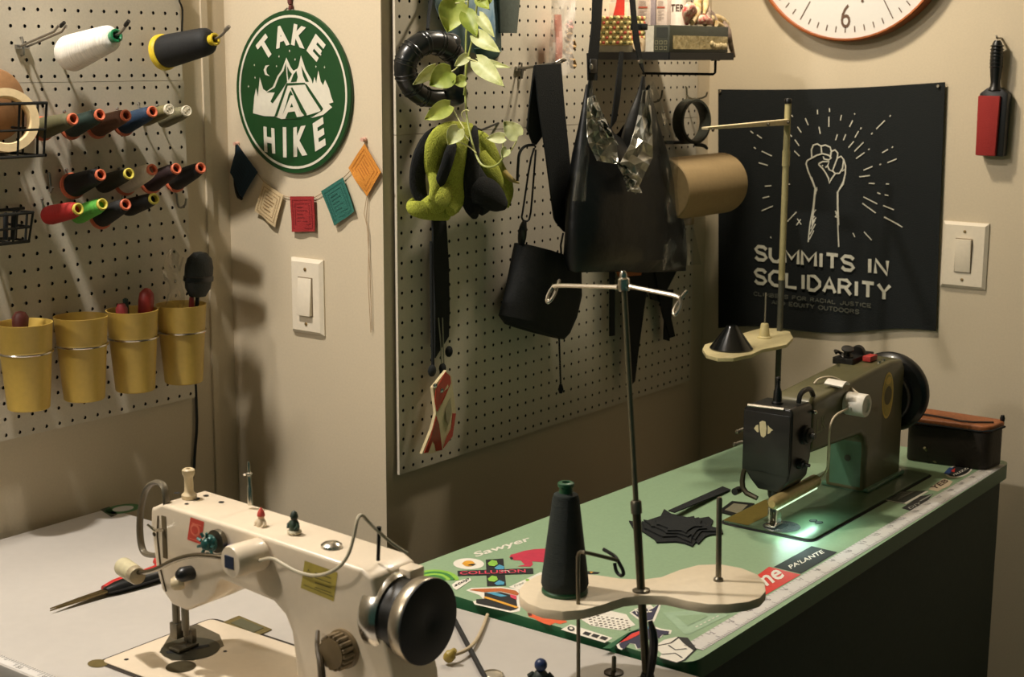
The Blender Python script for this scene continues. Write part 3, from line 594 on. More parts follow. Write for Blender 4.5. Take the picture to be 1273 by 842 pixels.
def s_hand(a):
    a.shape([L3(1105, 440), L3(1150, 410), L3(1210, 396), L3(1255, 405), L3(1292, 450), L3(1240, 500), L3(1205, 512), L3(1130, 490), L3(1140, 470)], 0, 1)
    for p in ([(1105, 440), (1180, 425), (1215, 400)], [(1140, 475), (1200, 470), (1230, 490)], [(1210, 398), (1250, 420), (1262, 445)], [(1170, 435), (1200, 455), (1250, 450)], [(1130, 490), (1205, 512), (1240, 500), (1292, 450)]): a.stroke([L3(*q) for q in p], .0022, 1, 2)
    a.shape([L3(1210, 398), L3(1255, 402), L3(1294, 452), L3(1280, 458), L3(1235, 425)], 1, 2)
stick('white line drawn gem sticker at the table corner', [wht, ink], s_hand)
def s_wave(a): a.shape([L3(1165, 238), L3(1210, 228), L3(1320, 240), L3(1330, 262), L3(1290, 268), L3(1210, 262), L3(1175, 252)], 0, 1)
stick('dark blue sticker half under the tray', [navy], s_wave)
L4 = lambda x, y: (860 + x / 5.2625, 640 + y / 5.2625)
def s_me(a):
    a.shape([L4(170, 585), L4(505, 342), L4(712, 394), L4(285, 640)], 0, 1); a.text('eme', L4(385, 530), L4(612, 408), L4(335, 472), 1, 2, .02)
stick('red sticker with white lettering', [red, wht], s_me)
def s_pal(a):
    a.shape([L4(535, 344), L4(783, 207), L4(952, 247), L4(714, 388)], 0, 1); a.text("PA'LANTE", L4(648, 358), L4(868, 252), L4(628, 336), 1, 2, .02)
stick('black sticker with white lettering', [ink, wht], s_pal)
L5 = lambda x, y: (1040 + x / 5.262, 500 + y / 5.262)
def s_usa(a):
    a.ell(L5(800, 450), L5(878, 415), L5(760, 420), 0, 1); a.ell(L5(800, 450), L5(868, 420), L5(766, 426), 1, 2); a.shape([L5(700, 470), L5(735, 432), L5(765, 430), L5(735, 480)], 2, 3); a.shape([L5(742, 455), L5(775, 435), L5(770, 462)], 3, 3); a.text('nuzzi', L5(770, 488), L5(865, 438), L5(755, 474), 0, 3)
stick('oval black white and blue sticker', [wht, ink, M('sticker_cobalt', (44, 70, 120), .5), red], s_usa)
def s_yeb(a):
    a.shape([L5(600, 572), L5(640, 540), L5(700, 500), L5(760, 520), L5(735, 552), L5(690, 570), L5(660, 586)], 0, 1); a.text('YEB', L5(640, 576), L5(735, 520), L5(610, 560), 1, 2, .02)
stick('cream sticker with brown lettering', [M('sticker_cream', (206, 188, 160), .5), M('sticker_brown', (70, 50, 36), .5)], s_yeb)
def s_dk(a):
    a.shape([L5(320, 645), L5(420, 585), L5(590, 580), L5(450, 670)], 0, 1); a.stroke([L5(445, 668), L5(592, 586)], .005, 1, 2); a.stroke([L5(322, 643), L5(440, 665)], .0025, 1, 2)
    for k in range(4): a.stroke([L5(400 + k * 10, 640 - k * 14), L5(480 + k * 12, 600 - k * 5)], .0016, 2, 2)
stick('dark rectangular label sticker', [M('sticker_charcoal', (48, 58, 50), .5), wht, grey], s_dk)
def s_dk2(a): a.shape([L5(425, 695), L5(545, 618), L5(632, 600), L5(600, 640), L5(520, 700), L5(480, 712)], 0, 1); a.text('DIY', L5(480, 704), L5(560, 665), L5(465, 692), 1, 2, .02); a.stroke([L5(545, 650), L5(625, 606)], .003, 1, 2)
stick('small black sticker beside the ruler', [ink, grey], s_dk2)
def s_end(a): a.shape([L5(915, 405), L5(960, 388), L5(1028, 398), L5(1005, 422)], 0, 1); a.text('DN', L5(945, 412), L5(1000, 412), L5(945, 400), 1, 2, .02)
stick('small black sticker at the far end of the ruler', [ink, wht], s_end)
# ruler
ra, rb = gz(862, 806), gz(1241, 577); rd = (rb - ra).normalized(); rn = V(rd.y, -rd.x, 0)
a = Art(gz, (0, 0, 1)); Lr = (rb - ra).length
a.shape([ra - rn * .014, ra + rn * .014, rb + rn * .014, rb - rn * .014], 0, 1)
for k in range(int(Lr / .0053)):
    q = ra + rd * (k * .0053); Lk = .011 if k % 10 == 0 else (.008 if k % 5 == 0 else .005)
    a.stroke([q + rn * .014, q + rn * (.014 - Lk)], .0011, 1, 2)
    if k % 2 == 0: a.stroke([q - rn * .014, q - rn * (.014 - Lk * .8)], .0011, 1, 2)
for k in range(int(Lr / .053)):
    q = ra + rd * (k * .053 + .003); a.text(str(k + 1), q - rn * .002, q - rn * .002 + rd * (.006 if k < 9 else .011), q - rn * .009 , 1, 2)
tag(a.build('ruler_tape', [rulm, M('ruler_ink', (120, 112, 116), .6)], tg, norm=False), 'pale ruler tape stuck along the table edge')
# hinge recess behind the machine bed
hp = [gz(u, v) for u, v in ((892, 637), (910, 624), (938, 627), (921, 645))]
mb = MB(); c = sum(hp, V(0, 0, 0)) / 4
mb.prism([p + V(0, 0, .0006) for p in hp], (0, 0, .0012), 0); mb.prism([c + (p - c) * .62 + V(0, 0, .0018) for p in hp], (0, 0, .0005), 1); mb.build('hinge_plate', [blackm, M('recess_grey', (110, 106, 84), .5)], tg)
# ------------------------------------------------------------------ olive sewing machine on the green table
olive = M('olive_enamel', (86, 82, 52), .4, coat=.2, var=.08, scale=40)
deepg = M('green_lamplit_enamel', (72, 112, 88), .38, coat=.2, var=.08, scale=40)
mblk = M('black_enamel', (13, 14, 14), .36, coat=.15)
gmn = thing('sewing_machine', 'olive green sewing machine with black head and big black handwheel', 'sewing machine', (-1.084, 2.35, ZG))
XA, XB, XM = -1.1215, -1.0455, -1.0835
ZB2 = ZG + .0034
mb = MB(); mb.prism(rounded([V(-1.1655, 2.114, ZG + .0006), V(-1.003, 2.114, ZG + .0006), V(-1.003, 2.60, ZG + .0006), V(-1.1655, 2.60, ZG + .0006)], .012), (0, 0, .0028))
mb.build('bed', M('bed_green', (92, 112, 86), .3, .35, var=.12, scale=30), gmn, .0007)
a = Art(lambda u, v: Z_(u, v, ZG), (0, 0, 1)); zz = ZG
a.shape(rounded([V(-1.169, 2.105, zz), V(-.9975, 2.105, zz), V(-.9975, 2.606, zz), V(-1.169, 2.606, zz)], .02), 0, 1); a.build('bed_opening', dark, gmn, norm=False)
p = [(2.405, ZB2), (2.405, -.672), (2.398, -.654), (2.380, -.643), (2.185, -.636), (2.185, -.553), (2.20, -.5475), (2.32, -.540), (2.44, -.5335), (2.50, -.531), (2.545, -.535), (2.56, -.552), (2.56, ZB2)]
mb = MB(); mb.prism([V(XA, y, z) for y, z in p], (XB - XA, 0, 0))
bmesh.ops.recalc_face_normals(mb.bm, faces=mb.bm.faces)
for f in mb.bm.faces:
    if f.calc_center_median().z < -.645 or f.normal.y < -.9: f.material_index = 1  # pillar front greener: the work lamp's light put into the colour
mb.build('body', [olive, deepg], gmn, .009, 3)
mb = MB(); mb.prism([V(XA - .008, 2.407, ZB2), V(XB + .006, 2.407, ZB2), V(XB + .006, 2.57, ZB2), V(XA - .008, 2.57, ZB2)], (0, 0, .008)); mb.build('pillar_foot', deepg, gmn, .004)
a = Art(None, (0, -1, 0)); c = V(XM + .004, 2.4045, -.695); a.ell(c, c + V(.006, 0, 0), c + V(0, 0, .006), 0, 1); a.build('pillar_screw', M('screw_dark', (44, 58, 46), .4), gmn, norm=False)
# head: black face casting narrowing to the needle bar
hd = [(-1.134, -.560), (-1.134, -.655), (-1.118, -.676), (-1.104, -.690), (-1.066, -.690), (-1.052, -.672), (-1.047, -.64), (-1.047, -.556), (-1.052, -.5505), (-1.128, -.5535)]
mb = MB(); mb.prism([V(x, 2.119, z) for x, z in hd], (0, .070, 0)); mb.build('head', mblk, gmn, .005, 3)
mb = MB(); mb.box((-1.1325, 2.1165, -.660), (-1.050, 2.1195, -.562)); fpl = mb.build('face_plate', mblk, gmn, .001)
a = Art(lambda u, v: Y_(u, v, 2.1165), (0, -1, 0))
cx, cy = 948.5, 533.5
K = lambda pts: [(cx + (x - 340) / 7.02, cy + (y - 645) / 7.02) for x, y in pts]
a.shape(K([(310, 585), (335, 572), (362, 580), (372, 640), (365, 700), (345, 720), (322, 705), (312, 650)]), 0, 1); a.shape(K([(262, 640), (280, 612), (300, 605), (304, 670), (290, 672)]), 0, 1); a.shape(K([(382, 610), (400, 632), (430, 655), (412, 662), (402, 680), (380, 690)]), 0, 1)
tag(a.build('sticker', M('sticker_bone', (196, 184, 144), .5), fpl, norm=False), 'bone coloured leaf shaped sticker')
MB().tube([V(-1.126, 2.118, -.5535), V(-1.062, 2.118, -.5515)], .0025, 8).build('face_plate_edge', chrome, gmn)
MB().lathe([(.0095, -.002), (.0095, .004), (.0075, .006), (.0065, .022), (.0035, .030), (.003, .038), (.0042, .039), (.0042, .044), (.002, .046)], V(-1.0905, 2.150, -.5535), (0, 0, 1), 16).build('pressure_post', mblk, gmn)
MB().tube([V(-1.058, 2.16, -.549), V(-1.058, 2.165, -.532), V(-1.058, 2.20, -.530), V(-1.058, 2.212, -.545)], .0042, 8, sub=2).build('take_up_cover', mblk, gmn)
for (y, z, r, h) in ((2.165, -.60, .016, .012), (2.15, -.645, .009, .012)):
    mb = MB(); mb.lathe([(r, -.001), (r, h * .4), (r * .8, h * .5), (r * .8, h * .8), (r * .35, h), (r * .3, h + .006)], V(-1.047, y, z), (1, 0, 0), 20); mb.build('tension_dial', M('dial_black', (34, 34, 32), .35, .4), gmn)
MB().lathe([(.003, 0), (.0035, .006), (.002, .008)], V(-1.047, 2.188, -.566), (1, 0, 0), 10).build('thread_stud', chrome, gmn)
for z, l in ((-.600, .016), (-.622, .02)):
    mb = MB(); q = V(-1.134, 2.14, z); mb.tube([q, q + V(-l * .6, -.004, 0), q + V(-l, -.010, -.004)], .0028, 8); mb.ball(q + V(-l, -.01, -.004), .0042, 8); mb.build('lever', gm, gmn)
MB().tube([V(-1.134, 2.135, -.655), V(-1.139, 2.13, -.68), V(-1.134, 2.126, -.701), V(-1.108, 2.126, -.708)], [.004, .0045, .005, .004], 8, sub=1).build('lifter_linkage', M('linkage_grey', (74, 68, 52), .4, .6), gmn)
MB().lathe([(.006, 0), (.006, .016)], V(-1.142, 2.128, -.700), (0, -1, 0), 12).build('linkage_screw', mblk, gmn)
nx2, ny2 = -1.083, 2.138
mb = MB(); mb.lathe([(.0125, 0), (.0115, .012), (.0078, .022), (.0065, .040)], (nx2, ny2, -.688), (0, 0, -1), 14); mb.build('bar_housing', mblk, gmn)
MB().lathe([(.0042, 0), (.0042, .024), (.0012, .026), (.0005, .040)], (nx2 - .006, ny2, -.720), (0, 0, -1), 10).build('needle_bar', gm, gmn)
mb = MB(); mb.box((nx2 - .008, ny2 - .006, -.747), (nx2 - .004, ny2 + .006, -.722)); mb.box((nx2 + .006, ny2 - .006, -.747), (nx2 + .009, ny2 + .006, -.722)); mb.box((nx2 - .008, ny2 - .014, -.7515), (nx2 + .009, ny2 + .016, -.7485)); mb.box((nx2 - .008, ny2 + .006, -.7485), (nx2 + .009, ny2 + .009, -.722))
mb.build('presser_foot', chrome, gmn, .0006)
a = Art(lambda u, v: Z_(u, v, ZB2), (0, 0, 1))
c = V(-1.072, 2.145, ZB2); a.ell(c, c + V(.030, 0, 0), c + V(0, .032, 0), 0, 1); a.ell(c + V(.012, .02, 0), c + V(.0145, .02, 0), c + V(.012, .0225, 0), 1, 2); a.shape([c + V(-.004, -.014, 0), c + V(.006, -.014, 0), c + V(.006, .014, 0), c + V(-.004, .014, 0)], 2, 2)
for dx in (.0, .012):
    q = V(-1.045 + dx, 2.205 - dx * .3, ZB2); a.ell(q, q + V(.0062, 0, 0), q + V(0, .009, 0), 2, 1); a.ell(q, q + V(.0045, 0, 0), q + V(0, .0065, 0), 1, 2)
a.shape([V(-1.164, 2.116, ZB2), V(-1.118, 2.116, ZB2), V(-1.118, 2.262, ZB2), V(-1.164, 2.262, ZB2)], 3, 1)
a.build('needle_plate', [M('plate_bright', (150, 158, 160), .22, .9), M('plate_hole', (70, 74, 70), .4, .5), dark, M('plate_brass', (134, 118, 56), .35, .6)], gmn, norm=False)
# handwheel end
MB().lathe([(.048, -.002), (.050, .002), (.050, .014), (.046, .018)], V(XM, 2.555, -.612), (0, 1, 0), 32).build('wheel_hub', mblk, gmn)
MB().lathe([(.040, .016), (.066, .018), (.0725, .024), (.0745, .032), (.0725, .040), (.062, .044), (.055, .040), (.02, .040), (.016, .050), (.0003, .052)], V(XM, 2.555, -.608), (0, 1, 0), 48).build('handwheel', mblk, gmn)
a = Art(lambda u, v: X_(u, v, XB), (1, 0, 0)); c = V(XB, 2.485, -.592)
a.ell(c, c + V(0, .024, 0), c + V(0, 0, .042), 0, 1, 36); a.ell(c, c + V(0, .021, 0), c + V(0, 0, .038), 1, 2, 36); a.ell(c, c + V(0, .016, 0), c + V(0, 0, .017), 2, 3); a.ell(c + V(0, 0, .027), c + V(0, .012, .027), c + V(0, 0, .034), 0, 3)
tag(a.build('badge', [M('badge_gold', (232, 196, 84), .4), M('badge_olive', (190, 164, 70), .45), M('badge_dark', (92, 80, 38), .5)], gmn, norm=False), 'oval yellow maker badge')
a = Art(lambda u, v: X_(u, v, XB), (1, 0, 0)); a.text('LK', V(XB, 2.205, -.606), V(XB, 2.240, -.604), V(XB, 2.205, -.582), 0, 1); a.build('lettering', M('lettering_olive', (128, 130, 96), .5), gmn, norm=False)
# bobbin winder on top
mb = MB(); mb.box((-1.128, 2.43, -.536), (-1.09, 2.52, -.524)); mb.lathe([(.011, 0), (.011, .004), (.006, .005), (.006, .014), (.011, .015), (.011, .018)], V(-1.108, 2.445, -.524), (.2, -.3, 1), 16)
mb.lathe([(.013, 0), (.013, .010)], V(-1.105, 2.48, -.522), (0, 1, .1), 16); mb.tube([V(-1.12, 2.46, -.524), V(-1.122, 2.425, -.51), V(-1.112, 2.41, -.512)], .003, 6, sub=1); mb.build('bobbin_winder', M('winder_black', (34, 32, 28), .35, .4), gmn, .0008)
MB().box((-1.085, 2.46, -.531), (-1.07, 2.49, -.522)).build('winder_tag', M('tag_red', (170, 50, 44), .5), gmn, .001)
for y in (2.47, 2.49): MB().lathe([(.004, -.001), (.004, .003)], V(-1.058, y, -.532), (0, 0, 1), 10).build('screw', chrome, gmn)

# lamp of the olive machine
lp = thing('work_lamp', 'white cylinder work lamp with a lit tube, stuck on the olive machine', 'lamp', V(XB, 2.25, ZB2))
mq = V(XB + .0005, 2.315, -.5745); ax = V(1, 0, 0)
mb = MB(); mb.lathe([(.0185, 0), (.0195, .002), (.0195, .034), (.0185, .036), (.012, .036), (.011, .033), (.0003, .033)], mq, ax, 28); mb.build('magnet_base', white, lp)
MB().ball(mq + V(.012, -.018, -.004), .006, 10).build('cord_grip', white, lp)
tb0, tb1 = X_(961, 626, -1.062), X_(1013, 598, -1.062)
td = (tb1 - tb0).normalized()
MB().tube([mq + V(.012, -.018, -.004), X_(1034, 518, -1.025), X_(1030, 545, -1.025), X_(1031, 570, -1.035), X_(1027, 588, -1.05), tb1 + td * .012, tb1], .0019, 8, sub=2).build('cord', M('cord_white', (204, 188, 160), .5), lp)
MB().tube([mq + V(.02, .012, .012), X_(1050, 476, -1.06), X_(1035, 468, -1.075), X_(1018, 470, -1.085), X_(1012, 477, -1.09)], .0019, 8, sub=2).build('back_cord', MATS['cord_white'], lp)
MB().lathe([(.006, -.005), (.0100, .0), (.0110, .004), (.0110, .148), (.0095, .152), (.004, .160)], tb0, td, 20).build('lamp_tube', M('tube_amber', (176, 156, 104), .25, .2), lp)
MB().tube([tb0 + td * .008 + V(.003, .001, -.0098), tb0 + td * .145 + V(.003, .001, -.0098)], .0035, 8).build('diffuser', M('diffuser_glow', (214, 236, 200), .3, emit=1.1), lp)
l = bpy.data.lights.new('tube_glow', 'AREA'); l.shape = 'RECTANGLE'; l.size = .13; l.size_y = .006; l.energy = .10; l.color = (.62, 1, .86); l.spread = math.radians(150)
lo = bpy.data.objects.new('tube_glow', l); COL.objects.link(lo); lo.parent = lp
lc = tb0 + td * .075 + V(.006, .0, -.016)
zl = V(-.55, 0, 1).normalized(); xl = (td - zl * td.dot(zl)).normalized(); yl = zl.cross(xl)
mm = Matrix((xl, yl, zl)).transposed().to_4x4(); mm.translation = lc + V(0, 0, Z0) - WL[lp.name]; lo.matrix_local = mm
l = bpy.data.lights.new('lamp_tip', 'SPOT'); l.energy = .32; l.color = (.72, .95, 1); l.spot_size = math.radians(95); l.spot_blend = .7; l.shadow_soft_size = .004
lo = bpy.data.objects.new('lamp_tip', l); COL.objects.link(lo); lo.parent = lp
lo.location = tb0 - td * .006 + V(.012, 0, -.006) + V(0, 0, Z0) - WL[lp.name]; lo.rotation_euler = V(.85, .12, -1).to_track_quat('-Z', 'Y').to_euler()
mp = MB(); mp.sheet(lambda s, t: V(-1.066 + s * .030, 2.268 + t * .030 + s * .006, -.5355 + .006 * math.sin(t * 3.1) - s * .003), 4, 6, .003); tag(mp.build('note_pad', white), 'small white curved clip lying on top of the olive machine', 'clip')

# ------------------------------------------------------------------ thread stand behind the olive machine
XS = -1.345
st = thing('thread_stand', 'tall cream thread stand behind the olive machine, in front of the black banner', 'thread stand', (XS, 2.65, ZG))
ptop = Y_(968, 128, 2.65)
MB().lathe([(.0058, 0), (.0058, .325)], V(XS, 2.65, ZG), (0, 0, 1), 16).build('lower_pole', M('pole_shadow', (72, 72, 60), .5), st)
MB().lathe([(.0062, 0), (.0062, ptop.z - ZG - .325)], V(XS, 2.65, ZG + .325), (0, 0, 1), 16).build('upper_pole', M('pole_cream', (176, 166, 120), .42), st)
MB().lathe([(.0068, 0), (.0072, .002), (.0072, .008), (.006, .010)], V(XS, 2.65, ptop.z - .001), (0, 0, 1), 16).build('pole_cap', blackp, st)
MB().lathe([(.0076, 0), (.0076, .03)], V(XS, 2.65, ptop.z - .12), (0, 0, 1), 14).build('pole_clamp', MATS['pole_cream'], st)
pa, pb = X_(981, 150, XS + .006), X_(880, 160, XS + .006); d = (pb - pa)
mb = MB(); h = V(0, 0, .0085); k = V(-.013, 0, 0)
mb.hexa([pa - h, pb - h * .2, pb + k - h * .2, pa + k - h, pa + h * .3, pb + h * .3, pb + k + h * .3, pa + k + h * .3]); ar = mb.build('guide_arm', M('arm_cream', (216, 200, 160), .42), st, .001)
for t in (.02, .28, .95): MB().lathe([(.003, -.001), (.003, .002)], pa + d * t + V(.001, 0, -.003), (1, 0, 0), 10).build('arm_hole', gm, ar)
pd = X_(905, 436, XS); zt = pd.z + .008
mb = MB(); dl = [Z_(u, v, zt) for u, v in ((873, 434), (878, 441), (892, 445), (912, 445), (935, 440), (948, 434), (965, 431), (978, 428), (986, 420), (982, 412), (966, 408), (945, 408), (930, 412), (912, 418), (890, 424), (876, 428))]
mb.prism(dl, (0, 0, -.007)); mb.build('tray', M('tray_ivory', (200, 186, 140), .42), st, .0018)
q = Z_(950, 420, zt); MB().lathe([(.0135, -.001), (.0135, .002), (.0105, .004), (.0075, .026), (.0065, .028)], q, (0, 0, 1), 20).build('spool_seat', M('seat_cream', (190, 176, 126), .45), st)
MB().lathe([(.0016, .026), (.0016, .088)], q, (0, 0, 1), 8).build('spool_pin', chrome, st)
q = Z_(909, 434, zt); bc = MB().lathe([(.0395, .0), (.040, .002), (.012, .040), (.010, .044), (.008, .044), (.007, .03)], q + V(0, 0, .0005), (0, 0, 1), 32)
tag(bc.build('cone_adapter', M('cone_black', (20, 21, 20), .22, coat=.4)), 'glossy black empty cone sitting on the tray of the tall cream stand', 'cone')

# ------------------------------------------------------------------ leather box behind the machine
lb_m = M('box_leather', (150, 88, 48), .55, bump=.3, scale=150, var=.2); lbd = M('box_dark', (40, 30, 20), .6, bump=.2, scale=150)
bt = thing('keepsake_box', 'brown leather box against the wall behind the olive machine', 'box', (-1.01, 2.74, ZG))
bx = [V(-1.085, 2.672, ZG + .001), V(-.932, 2.690, ZG + .001), V(-.925, 2.762, ZG + .001), V(-1.085, 2.762, ZG + .001)]
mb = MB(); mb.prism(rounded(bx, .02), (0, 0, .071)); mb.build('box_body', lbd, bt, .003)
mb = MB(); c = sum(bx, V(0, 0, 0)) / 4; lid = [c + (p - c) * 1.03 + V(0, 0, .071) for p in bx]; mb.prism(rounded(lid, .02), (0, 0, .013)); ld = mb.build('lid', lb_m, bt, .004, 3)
MB().tube([lid[0] + V(.004, -.001, .004), lid[1] + V(-.02, -.002, .002), lid[1] + V(.002, .006, .0045), lid[2] + V(.002, -.02, .0045)], .0022, 6).build('zip', blackc, ld)
MB().tube([lid[0] + V(.002, .028, .0155), lid[0] + V(.07, .030, .0155), lid[0] + V(.11, .018, .0155), lid[1] + V(-.004, .03, .0155)], .0018, 6, sub=1).build('seam', lbd, ld)
MB().lathe([(.004, 0), (.005, .006), (.003, .012)], lid[2] + V(-.006, -.012, .012), (0, 0, 1), 10).build('corner_knob', blackp, ld)
mb = MB(); mb.tube([Z_(1148, 576, ZG) + V(0, 0, .03), Z_(1157, 574, ZG) + V(0, 0, .012), Z_(1160, 577, ZG) + V(0, 0, .004), Z_(1170, 577, ZG) + V(0, 0, .003)], .0028, 8, sub=2)
tag(mb.build('metal_hook', M('hook_olive', (118, 112, 78), .4, .5)), 'small bent metal hook on the green table in front of the leather box', 'hook')

# ------------------------------------------------------------------ pleated black fabric strip on the green table
fb = thing('pleated_fabric', 'black pleated fabric scrap with a strap, spread on the green table', 'fabric', Z_(845, 660, ZG))
P3 = lambda x, y: (720 + x / 3.479, 600 + y / 3.479)
out = [(215, 172), (262, 182), (352, 152), (367, 122), (398, 142), (470, 158), (497, 152), (500, 165), (560, 155), (580, 172), (568, 198), (615, 205), (622, 228), (570, 232), (545, 240), (515, 272), (505, 262), (490, 282), (455, 268), (420, 262), (335, 265), (325, 250), (270, 215), (240, 215), (228, 195)]
c = Vector((430, 205))
ctr = gz(*P3(c.x, c.y))
K = 26
for j in range(4):
    o = [Vector(p) for p in out]; s = 1 - j * .16
    rr = random.Random(j); mb = MB()
    pts = [gz(*P3(*(c + (p - c) * s * (1 if j == 0 else rr.uniform(.85, 1.05)))) ) + V(0, 0, .0008 + j * .0028) for p in o]
    mb.prism(pts, (0, 0, .0024)); mb.build('fabric_layer', M('fabric_black%d' % j, (12 + 2 * j, 15 + 2 * j, 14 + 2 * j), .95, bump=.4, scale=400), fb)
mb = MB(); mb.hexa([gz(*P3(385, 152)) + V(0, 0, .011), gz(*P3(412, 160)) + V(0, 0, .011), gz(*P3(655, 38)) + V(0, 0, .0015), gz(*P3(620, 24)) + V(0, 0, .0015),
                    gz(*P3(385, 152)) + V(0, 0, .013), gz(*P3(412, 160)) + V(0, 0, .013), gz(*P3(655, 38)) + V(0, 0, .0035), gz(*P3(620, 24)) + V(0, 0, .0035)])
mb.build('strap', blackc, fb)

# ------------------------------------------------------------------ clock, banner, brush, switches on the walls
YW = 2.95
ck = thing('wall_clock', 'round white wall clock with copper rim above the black banner', 'clock', V(-1.372, YW, .02))
ca, cbm, cc2 = Y_(955, 0, YW - .035), Y_(1053, 51.5, YW - .035), Y_(1151, 0, YW - .035)
# circle through three rim points
def circ(a, b, c):
    ax_, az, bx_, bz, cx_, cz = a.x, a.z, b.x, b.z, c.x, c.z
    D = 2 * (ax_ * (bz - cz) + bx_ * (cz - az) + cx_ * (az - bz))
    ux = ((ax_ ** 2 + az ** 2) * (bz - cz) + (bx_ ** 2 + bz ** 2) * (cz - az) + (cx_ ** 2 + cz ** 2) * (az - bz)) / D
    uz = ((ax_ ** 2 + az ** 2) * (cx_ - bx_) + (bx_ ** 2 + bz ** 2) * (ax_ - cx_) + (cx_ ** 2 + cz ** 2) * (bx_ - ax_)) / D
    return V(ux, YW, uz), math.hypot(ax_ - ux, az - uz)
cc, cr = circ(ca, cbm, cc2)
MB().lathe([(cr - .006, .0), (cr, .004), (cr, .035), (cr - .002, .037), (cr - .0055, .037), (cr - .0065, .030)], cc + V(0, -.0005, 0), (0, -1, 0), 72, cap=False).build('rim', M('copper', (190, 112, 66), .3, .8), ck)
MB().lathe([(cr - .0055, .001), (cr - .0055, .030), (.0003, .0302)], cc, (0, -1, 0), 72).build('dial', M('dial_white', (214, 211, 205), .4, var=.01), ck)
a = Art(lambda u, v: Y_(u, v, YW - .0305), (0, -1, 0)); fc = cc + V(0, -.0305, 0)
for k in range(60):
    t = 2 * math.pi * k / 60; dr = V(math.sin(t), 0, math.cos(t)); a.lv = 1
    five = k % 5 == 0; r1 = cr - .018; r0 = r1 - (.012 if not five or k % 15 == 0 else .042)
    a.stroke([fc + dr * r0, fc + dr * r1], .0022, 0, 1)
for n, t in (('12', 0), ('3', 90), ('6', 180), ('9', 270)):
    q = fc + V(math.sin(math.radians(t)), 0, math.cos(math.radians(t))) * (cr - .051); wdt = .0105 * len(n)
    a.text(n, q + V(-wdt, 0, -.024), q + V(wdt, 0, -.024), q + V(-wdt, 0, .024), 0, 1)
a.build('numerals', M('numeral_brown', (92, 66, 48), .5), ck, norm=False)
for t, L, wd in ((305, .55, .006), (160, .62, .004)):
    d = V(math.sin(math.radians(t)), 0, math.cos(math.radians(t))); s = V(d.z, 0, -d.x); q = cc + V(0, -.0335, 0)
    MB().prism([q - d * .02 - s * wd / 2, q - d * .02 + s * wd / 2, q + d * cr * L + s * wd / 4, q + d * cr * L - s * wd / 4], (0, -.001, 0)).build('hand', M('hand_brown', (80, 56, 42), .4), ck)
MB().lathe([(.008, .030), (.008, .036), (.0003, .037)], cc, (0, -1, 0), 16).build('hub', MATS['copper'], ck)
q = Y_(1072, 1, YW - .031); a = Art(lambda u, v: Y_(u, v, YW - .0305), (0, -1, 0)); a.ell(q, q + V(.003, 0, 0), q + V(0, 0, .003), 0, 1); a.build('maker_mark', MATS['numeral_brown'], ck, norm=False)

# banner: black cloth with a raised fist and rays of hope lettering
YP = 2.942
bn = thing('banner', 'black cloth banner with a white raised fist and lettering, pinned on the wall', 'banner', Y_(1030, 410, YW))
Pb = lambda u, v: Y_(u, v, YP)
corn = [Pb(893, 111), Pb(1175, 102), Pb(1163, 413), Pb(893, 408)]
def cloth(s, t):
    p = (corn[0] * (1 - s) + corn[1] * s) * (1 - t) + (corn[3] * (1 - s) + corn[2] * s) * t
    sag = V(0, 0, -.006 * math.sin(math.pi * s) * (1 - t)) + V(0, 0, .006 * math.sin(s * 9) * t * t)
    return p + sag + V(0, .0015 * math.sin(s * 11 + t * 3) * t - .001, 0)
MB().sheet(cloth, 26, 24, -.0015).build('cloth', M('banner_black', (11, 17, 17), .9, bump=.35, scale=420, var=.2), bn)
def on_cloth(u, v):
    p = Y_(u, v, YP - .002); s = (p.x - corn[0].x) / (corn[1].x - corn[0].x); t = (corn[0].z - p.z) / (corn[0].z - corn[3].z)
    return V(p.x, YP - .0026 + .0015 * math.sin(s * 11 + t * 3) * t, p.z)
a = Art(on_cloth, (0, -1, 0))
B7 = lambda x, y: (870 + x / 2.406, 80 + y / 2.406)
B8 = lambda x, y: (860 + x / 3.007, y / 3.007)
W, W2 = .0030, .0022
fist = [[(432, 600), (428, 612), (436, 640), (452, 680), (463, 708), (458, 760), (450, 842)],
        [(432, 600), (450, 590), (468, 580), (490, 574), (512, 580), (522, 590), (512, 598), (495, 594), (492, 585)],
        [(449, 588), (448, 560), (455, 542), (470, 538), (484, 546), (486, 572)], [(484, 546), (500, 542), (518, 550), (522, 566), (518, 590)],
        [(522, 566), (536, 560), (546, 572), (544, 592), (534, 618), (526, 640), (514, 634), (508, 620)], [(546, 590), (558, 584), (568, 596), (564, 628), (552, 648), (536, 648), (528, 640)],
        [(568, 596), (575, 620), (574, 650), (566, 680), (546, 718), (546, 770), (549, 842)], [(474, 612), (490, 604), (514, 604), (508, 620), (500, 626)], [(474, 614), (490, 630), (502, 648), (512, 668), (514, 685), (524, 666), (536, 650)]]
for s in fist: a.stroke([B8(*p) for p in s], W, 0, 1)
for s in ([(460, 712), (470, 708)], [(458, 728), (466, 722)], [(545, 800), (536, 812)], [(543, 792), (538, 800)], [(450, 818), (460, 808)], [(449, 832), (464, 815)], [(480, 618), (484, 624)], [(488, 616), (490, 622)], [(562, 640), (570, 634)]): a.stroke([B8(*p) for p in s], W2, 0, 1)
B3 = lambda x, y: (860 + x / 3.082, 220 + y / 3.082)
for s in ([(459, 0), (473, 40), (466, 110), (452, 190), (446, 250)], [(586, 0), (580, 28), (558, 58), (558, 110), (560, 200), (563, 268)], [(450, 240), (468, 205)], [(452, 220), (474, 180)], [(456, 200), (472, 165)], [(460, 180), (476, 155)], [(464, 140), (476, 125)], [(468, 70), (480, 50)], [(470, 52), (481, 40)], [(556, 155), (549, 150)], [(556, 145), (550, 130)]): a.stroke([B3(*p) for p in s], W2 if len(s) == 2 else W * .9, 0, 1)
